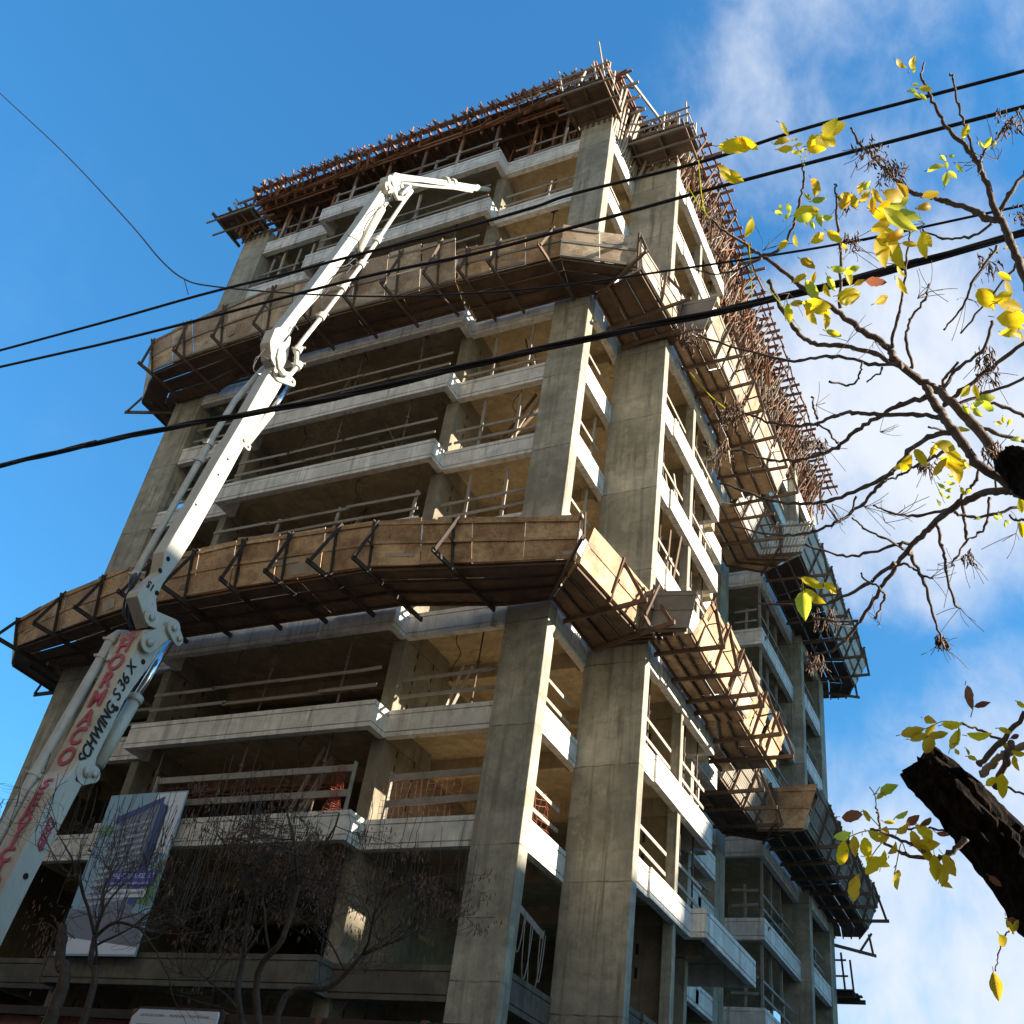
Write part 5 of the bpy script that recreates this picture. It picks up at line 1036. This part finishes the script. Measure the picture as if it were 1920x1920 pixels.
for (a, b, l, an, c) in ((1893, 1735, 30, 70, 'O'), (1905, 1728, 26, 20, 'O'), (1880, 1765, 30, 60, 'Y'), (1868, 1850, 44, 86, 'O'), (1388, 272, 58, 5, 'Y'), (1403, 270, 40, 30, 'Y'), (1503, 808, 1, 0, 'Y'), (1410, 640, 1, 0, 'Y')): leaf(a, b, l, an, c, 3.6)
st_ = MB()
for pts in ([(1505, 309), (1498, 285), (1488, 268)], [(1507, 309), (1513, 285), (1522, 262)], [(1404, 455), (1408, 500), (1410, 560)], [(1503, 620), (1440, 540), (1404, 500)], [(1510, 1135), (1505, 1090)], [(1294, 698), (1330, 740), (1360, 765)], [(1643, 1512), (1640, 1490), (1630, 1475)], [(1640, 1490), (1650, 1475)], [(1655, 1557), (1635, 1535), (1620, 1520), (1600, 1535)], [(1665, 1570), (1645, 1590), (1625, 1620)], [(1700, 1603), (1690, 1580), (1680, 1625), (1676, 1640)], [(1752, 1605), (1755, 1625)], [(1820, 1345), (1825, 1320), (1815, 1312)], [(1800, 1357), (1770, 1352), (1745, 1362), (1722, 1372)], [(1798, 1357), (1795, 1390), (1785, 1395)], [(1310, 300), (1315, 360), (1322, 400)], [(1290, 350), (1312, 385), (1330, 408)], [(1640, 1556), (1615, 1560), (1590, 1570)]):
    P_ = [far(a, b, 3.85 if b < 1250 else 3.35) for a, b in pts]; st_.tube(spline(P_, 5), .0016, 5)
st_.build('leaf_stalks', 'leafG', tr)
tw.build('leaf_stalk_tufts', 'twig', tr, smooth=True)['kind'] = 'stuff'; pal.build('pale_branch', 'palebark', tr, smooth=True)
for k_, nm in (('Y', 'leafY'), ('G', 'leafG'), ('O', 'leafO'), ('R', 'leafR')): lv[k_].build('foliage', nm, tr, smooth=True)

# ------------------------------------------------------------------ bare trees on the pavement before the tower
def bare_tree(label, base, starts, seed, lim, podn, tw_r=.004):
    random.seed(seed); t = thing('bare_street_tree', label, 'tree', (*base, 0), 'bare street trees on the pavement'); tk = MB(); tg = MB(); pd = MB(); ends = []
    def grow(p, d, l, r, dep):
        pts = [p]; q = p; dd = d.copy(); n_ = max(3, int(l / .16))
        for i in range(n_):
            dd = (dd + Vector((jit(.30), jit(.22), jit(.2) + (.05 if dep > 1 else .0)))).normalized(); q = q + dd * (l / n_); pts.append(q)
        rr = [r * (1 - .55 * i / n_) for i in range(n_ + 1)]
        (tk if dep < 2 else tg).tube(pts, rr, 8 if dep < 2 else (5 if dep < 4 else 4))
        if dep >= 4: ends.append(pts[-1]); ends.append(pts[n_ // 2]); return
        k = {0: 4, 1: 5, 2: 4, 3: 3}[dep]
        for i in range(k):
            f = random.uniform(.35, 1) if i else 1.0; j = min(n_, int(f * n_)); base_d = (pts[j] - pts[max(j - 1, 0)]).normalized()
            nd = (base_d + Vector((jit(1), jit(.8), jit(.7) + .12))).normalized()
            if not (lim[0] < pts[j].x < lim[1]): nd.x = -abs(nd.x) if pts[j].x > lim[1] else abs(nd.x)
            if pts[j].z > lim[2] and nd.z > 0: nd.z *= -.2
            grow(pts[j], nd.normalized(), l * random.uniform(.5, .75), max(tw_r, rr[j] * .55), dep + 1)
    for (pts, r0, r1) in starts:
        P_ = [Vector(p) for p in pts]; S = spline(P_, 5); tk.tube(S, [r0 + (r1 - r0) * i / (len(S) - 1) for i in range(len(S))], 10)
        for i in range(3): 
            d = (S[-1] - S[-3]).normalized() + Vector((jit(.8), jit(.5), jit(.3))); grow(S[-1], d.normalized(), random.uniform(.9, 1.3), r1 * .8, 1)
        for j in (len(S) // 2, int(len(S) * .75)):
            d = (S[j] - S[j - 1]).normalized() + Vector((jit(1.2), jit(.8), jit(.4))); grow(S[j], d.normalized(), 1.0, r1 * .6, 1)
    for _ in range(podn // 9):
        e = random.choice(ends)
        for _ in range(9):
            p = e + Vector((jit(.10), jit(.10), jit(.08))); l = random.uniform(.03, .085); pd.prism([p + Vector((-.003, 0, 0)), p + Vector((.003, 0, 0)), p + Vector((.007 + jit(.006), jit(.01), -l * .6)), p + Vector((jit(.02), jit(.02), -l)), p + Vector((-.006, jit(.01), -l * .55))], (0, .002, 0))
    for e in random.sample(ends, min(130, len(ends))):        # upright new shoots
        if e.z > lim[2] - 1.6: tg.tube([e, e + Vector((jit(.04), jit(.04), random.uniform(.2, .45))), e + Vector((jit(.08), jit(.08), random.uniform(.5, .9)))], [.005, .004, .003], 4)
    tk.build('trunk', 'drytwig', t, smooth=True); tg.build('twigs', 'drytwig', t); pd.build('dry_pods_and_leaves', 'pod', t)  # the last mesh holds the hanging seed pods
q = lambda px, py, y: tuple(hit(px, py, 1, y))
bare_tree('tangled bare tree with hanging seed pods before the wide lowest balcony', (-8.3, 11.6), [([(-8.3, 11.6, 0), (-8.4, 11.6, 2.2), q(450, 1900, 11.6), q(455, 1800, 11.6), q(470, 1700, 11.5)], .055, .03), ([(-8.3, 11.6, 1.2), q(520, 1905, 11.8), q(620, 1850, 12), q(680, 1790, 12)], .05, .025), ([(-8.4, 11.6, 2.2), q(480, 1860, 11.2), q(530, 1760, 11), q(560, 1660, 11)], .05, .03)], 5, (-9.7, -6.6, 5.6), 4200)
bare_tree('small dark forked bare tree before the advertising banner', (-10.9, 10.2), [([(-10.9, 10.2, 0), q(160, 1905, 10.2), q(170, 1800, 10.2), q(178, 1755, 10.2)], .05, .03), ([q(175, 1760, 10.2), q(215, 1730, 10.1), q(262, 1740, 10.1)], .025, .016)], 11, (-11.9, -9.3, 5.7), 260, .003)
t = thing('pollarded_tree', 'dark pollarded tree stump with a clump of dry leaves beside the banner foot', 'tree', (-11.4, 9.9, 0))
tk = MB(); S = spline([Vector((-11.4, 9.9, 0)), Vector(q(100, 1900, 9.9)), Vector(q(112, 1800, 9.9)), Vector(q(118, 1735, 9.9))], 6); tk.tube(S, [.09 - .04 * i / (len(S) - 1) + (.02 if i % 5 == 0 else 0) for i in range(len(S))], 10)
for (a, b) in ((60, 1735), (95, 1715), (140, 1760), (80, 1790), (135, 1700), (70, 1850)): tk.tube(spline([S[-4], S[-1].lerp(Vector(q(a, b, 9.8)), .5) + Vector((jit(.04), 0, jit(.04))), Vector(q(a, b, 9.8))], 4), .008, 6)
tk.build('trunk', 'drytwig', t, smooth=True); pd = MB()
for _ in range(110):
    p = Vector(q(85 + random.gauss(0, 17), 1765 + random.gauss(0, 42), 9.75 + jit(.2))); l = random.uniform(.04, .1); pd.prism([p, p + Vector((.012, 0, -l * .4)), p + Vector((jit(.02), 0, -l)), p + Vector((-.012, 0, -l * .5))], (0, .002, 0))
pd.build('dry_pods_and_leaves', 'pod', t)
random.seed(99)
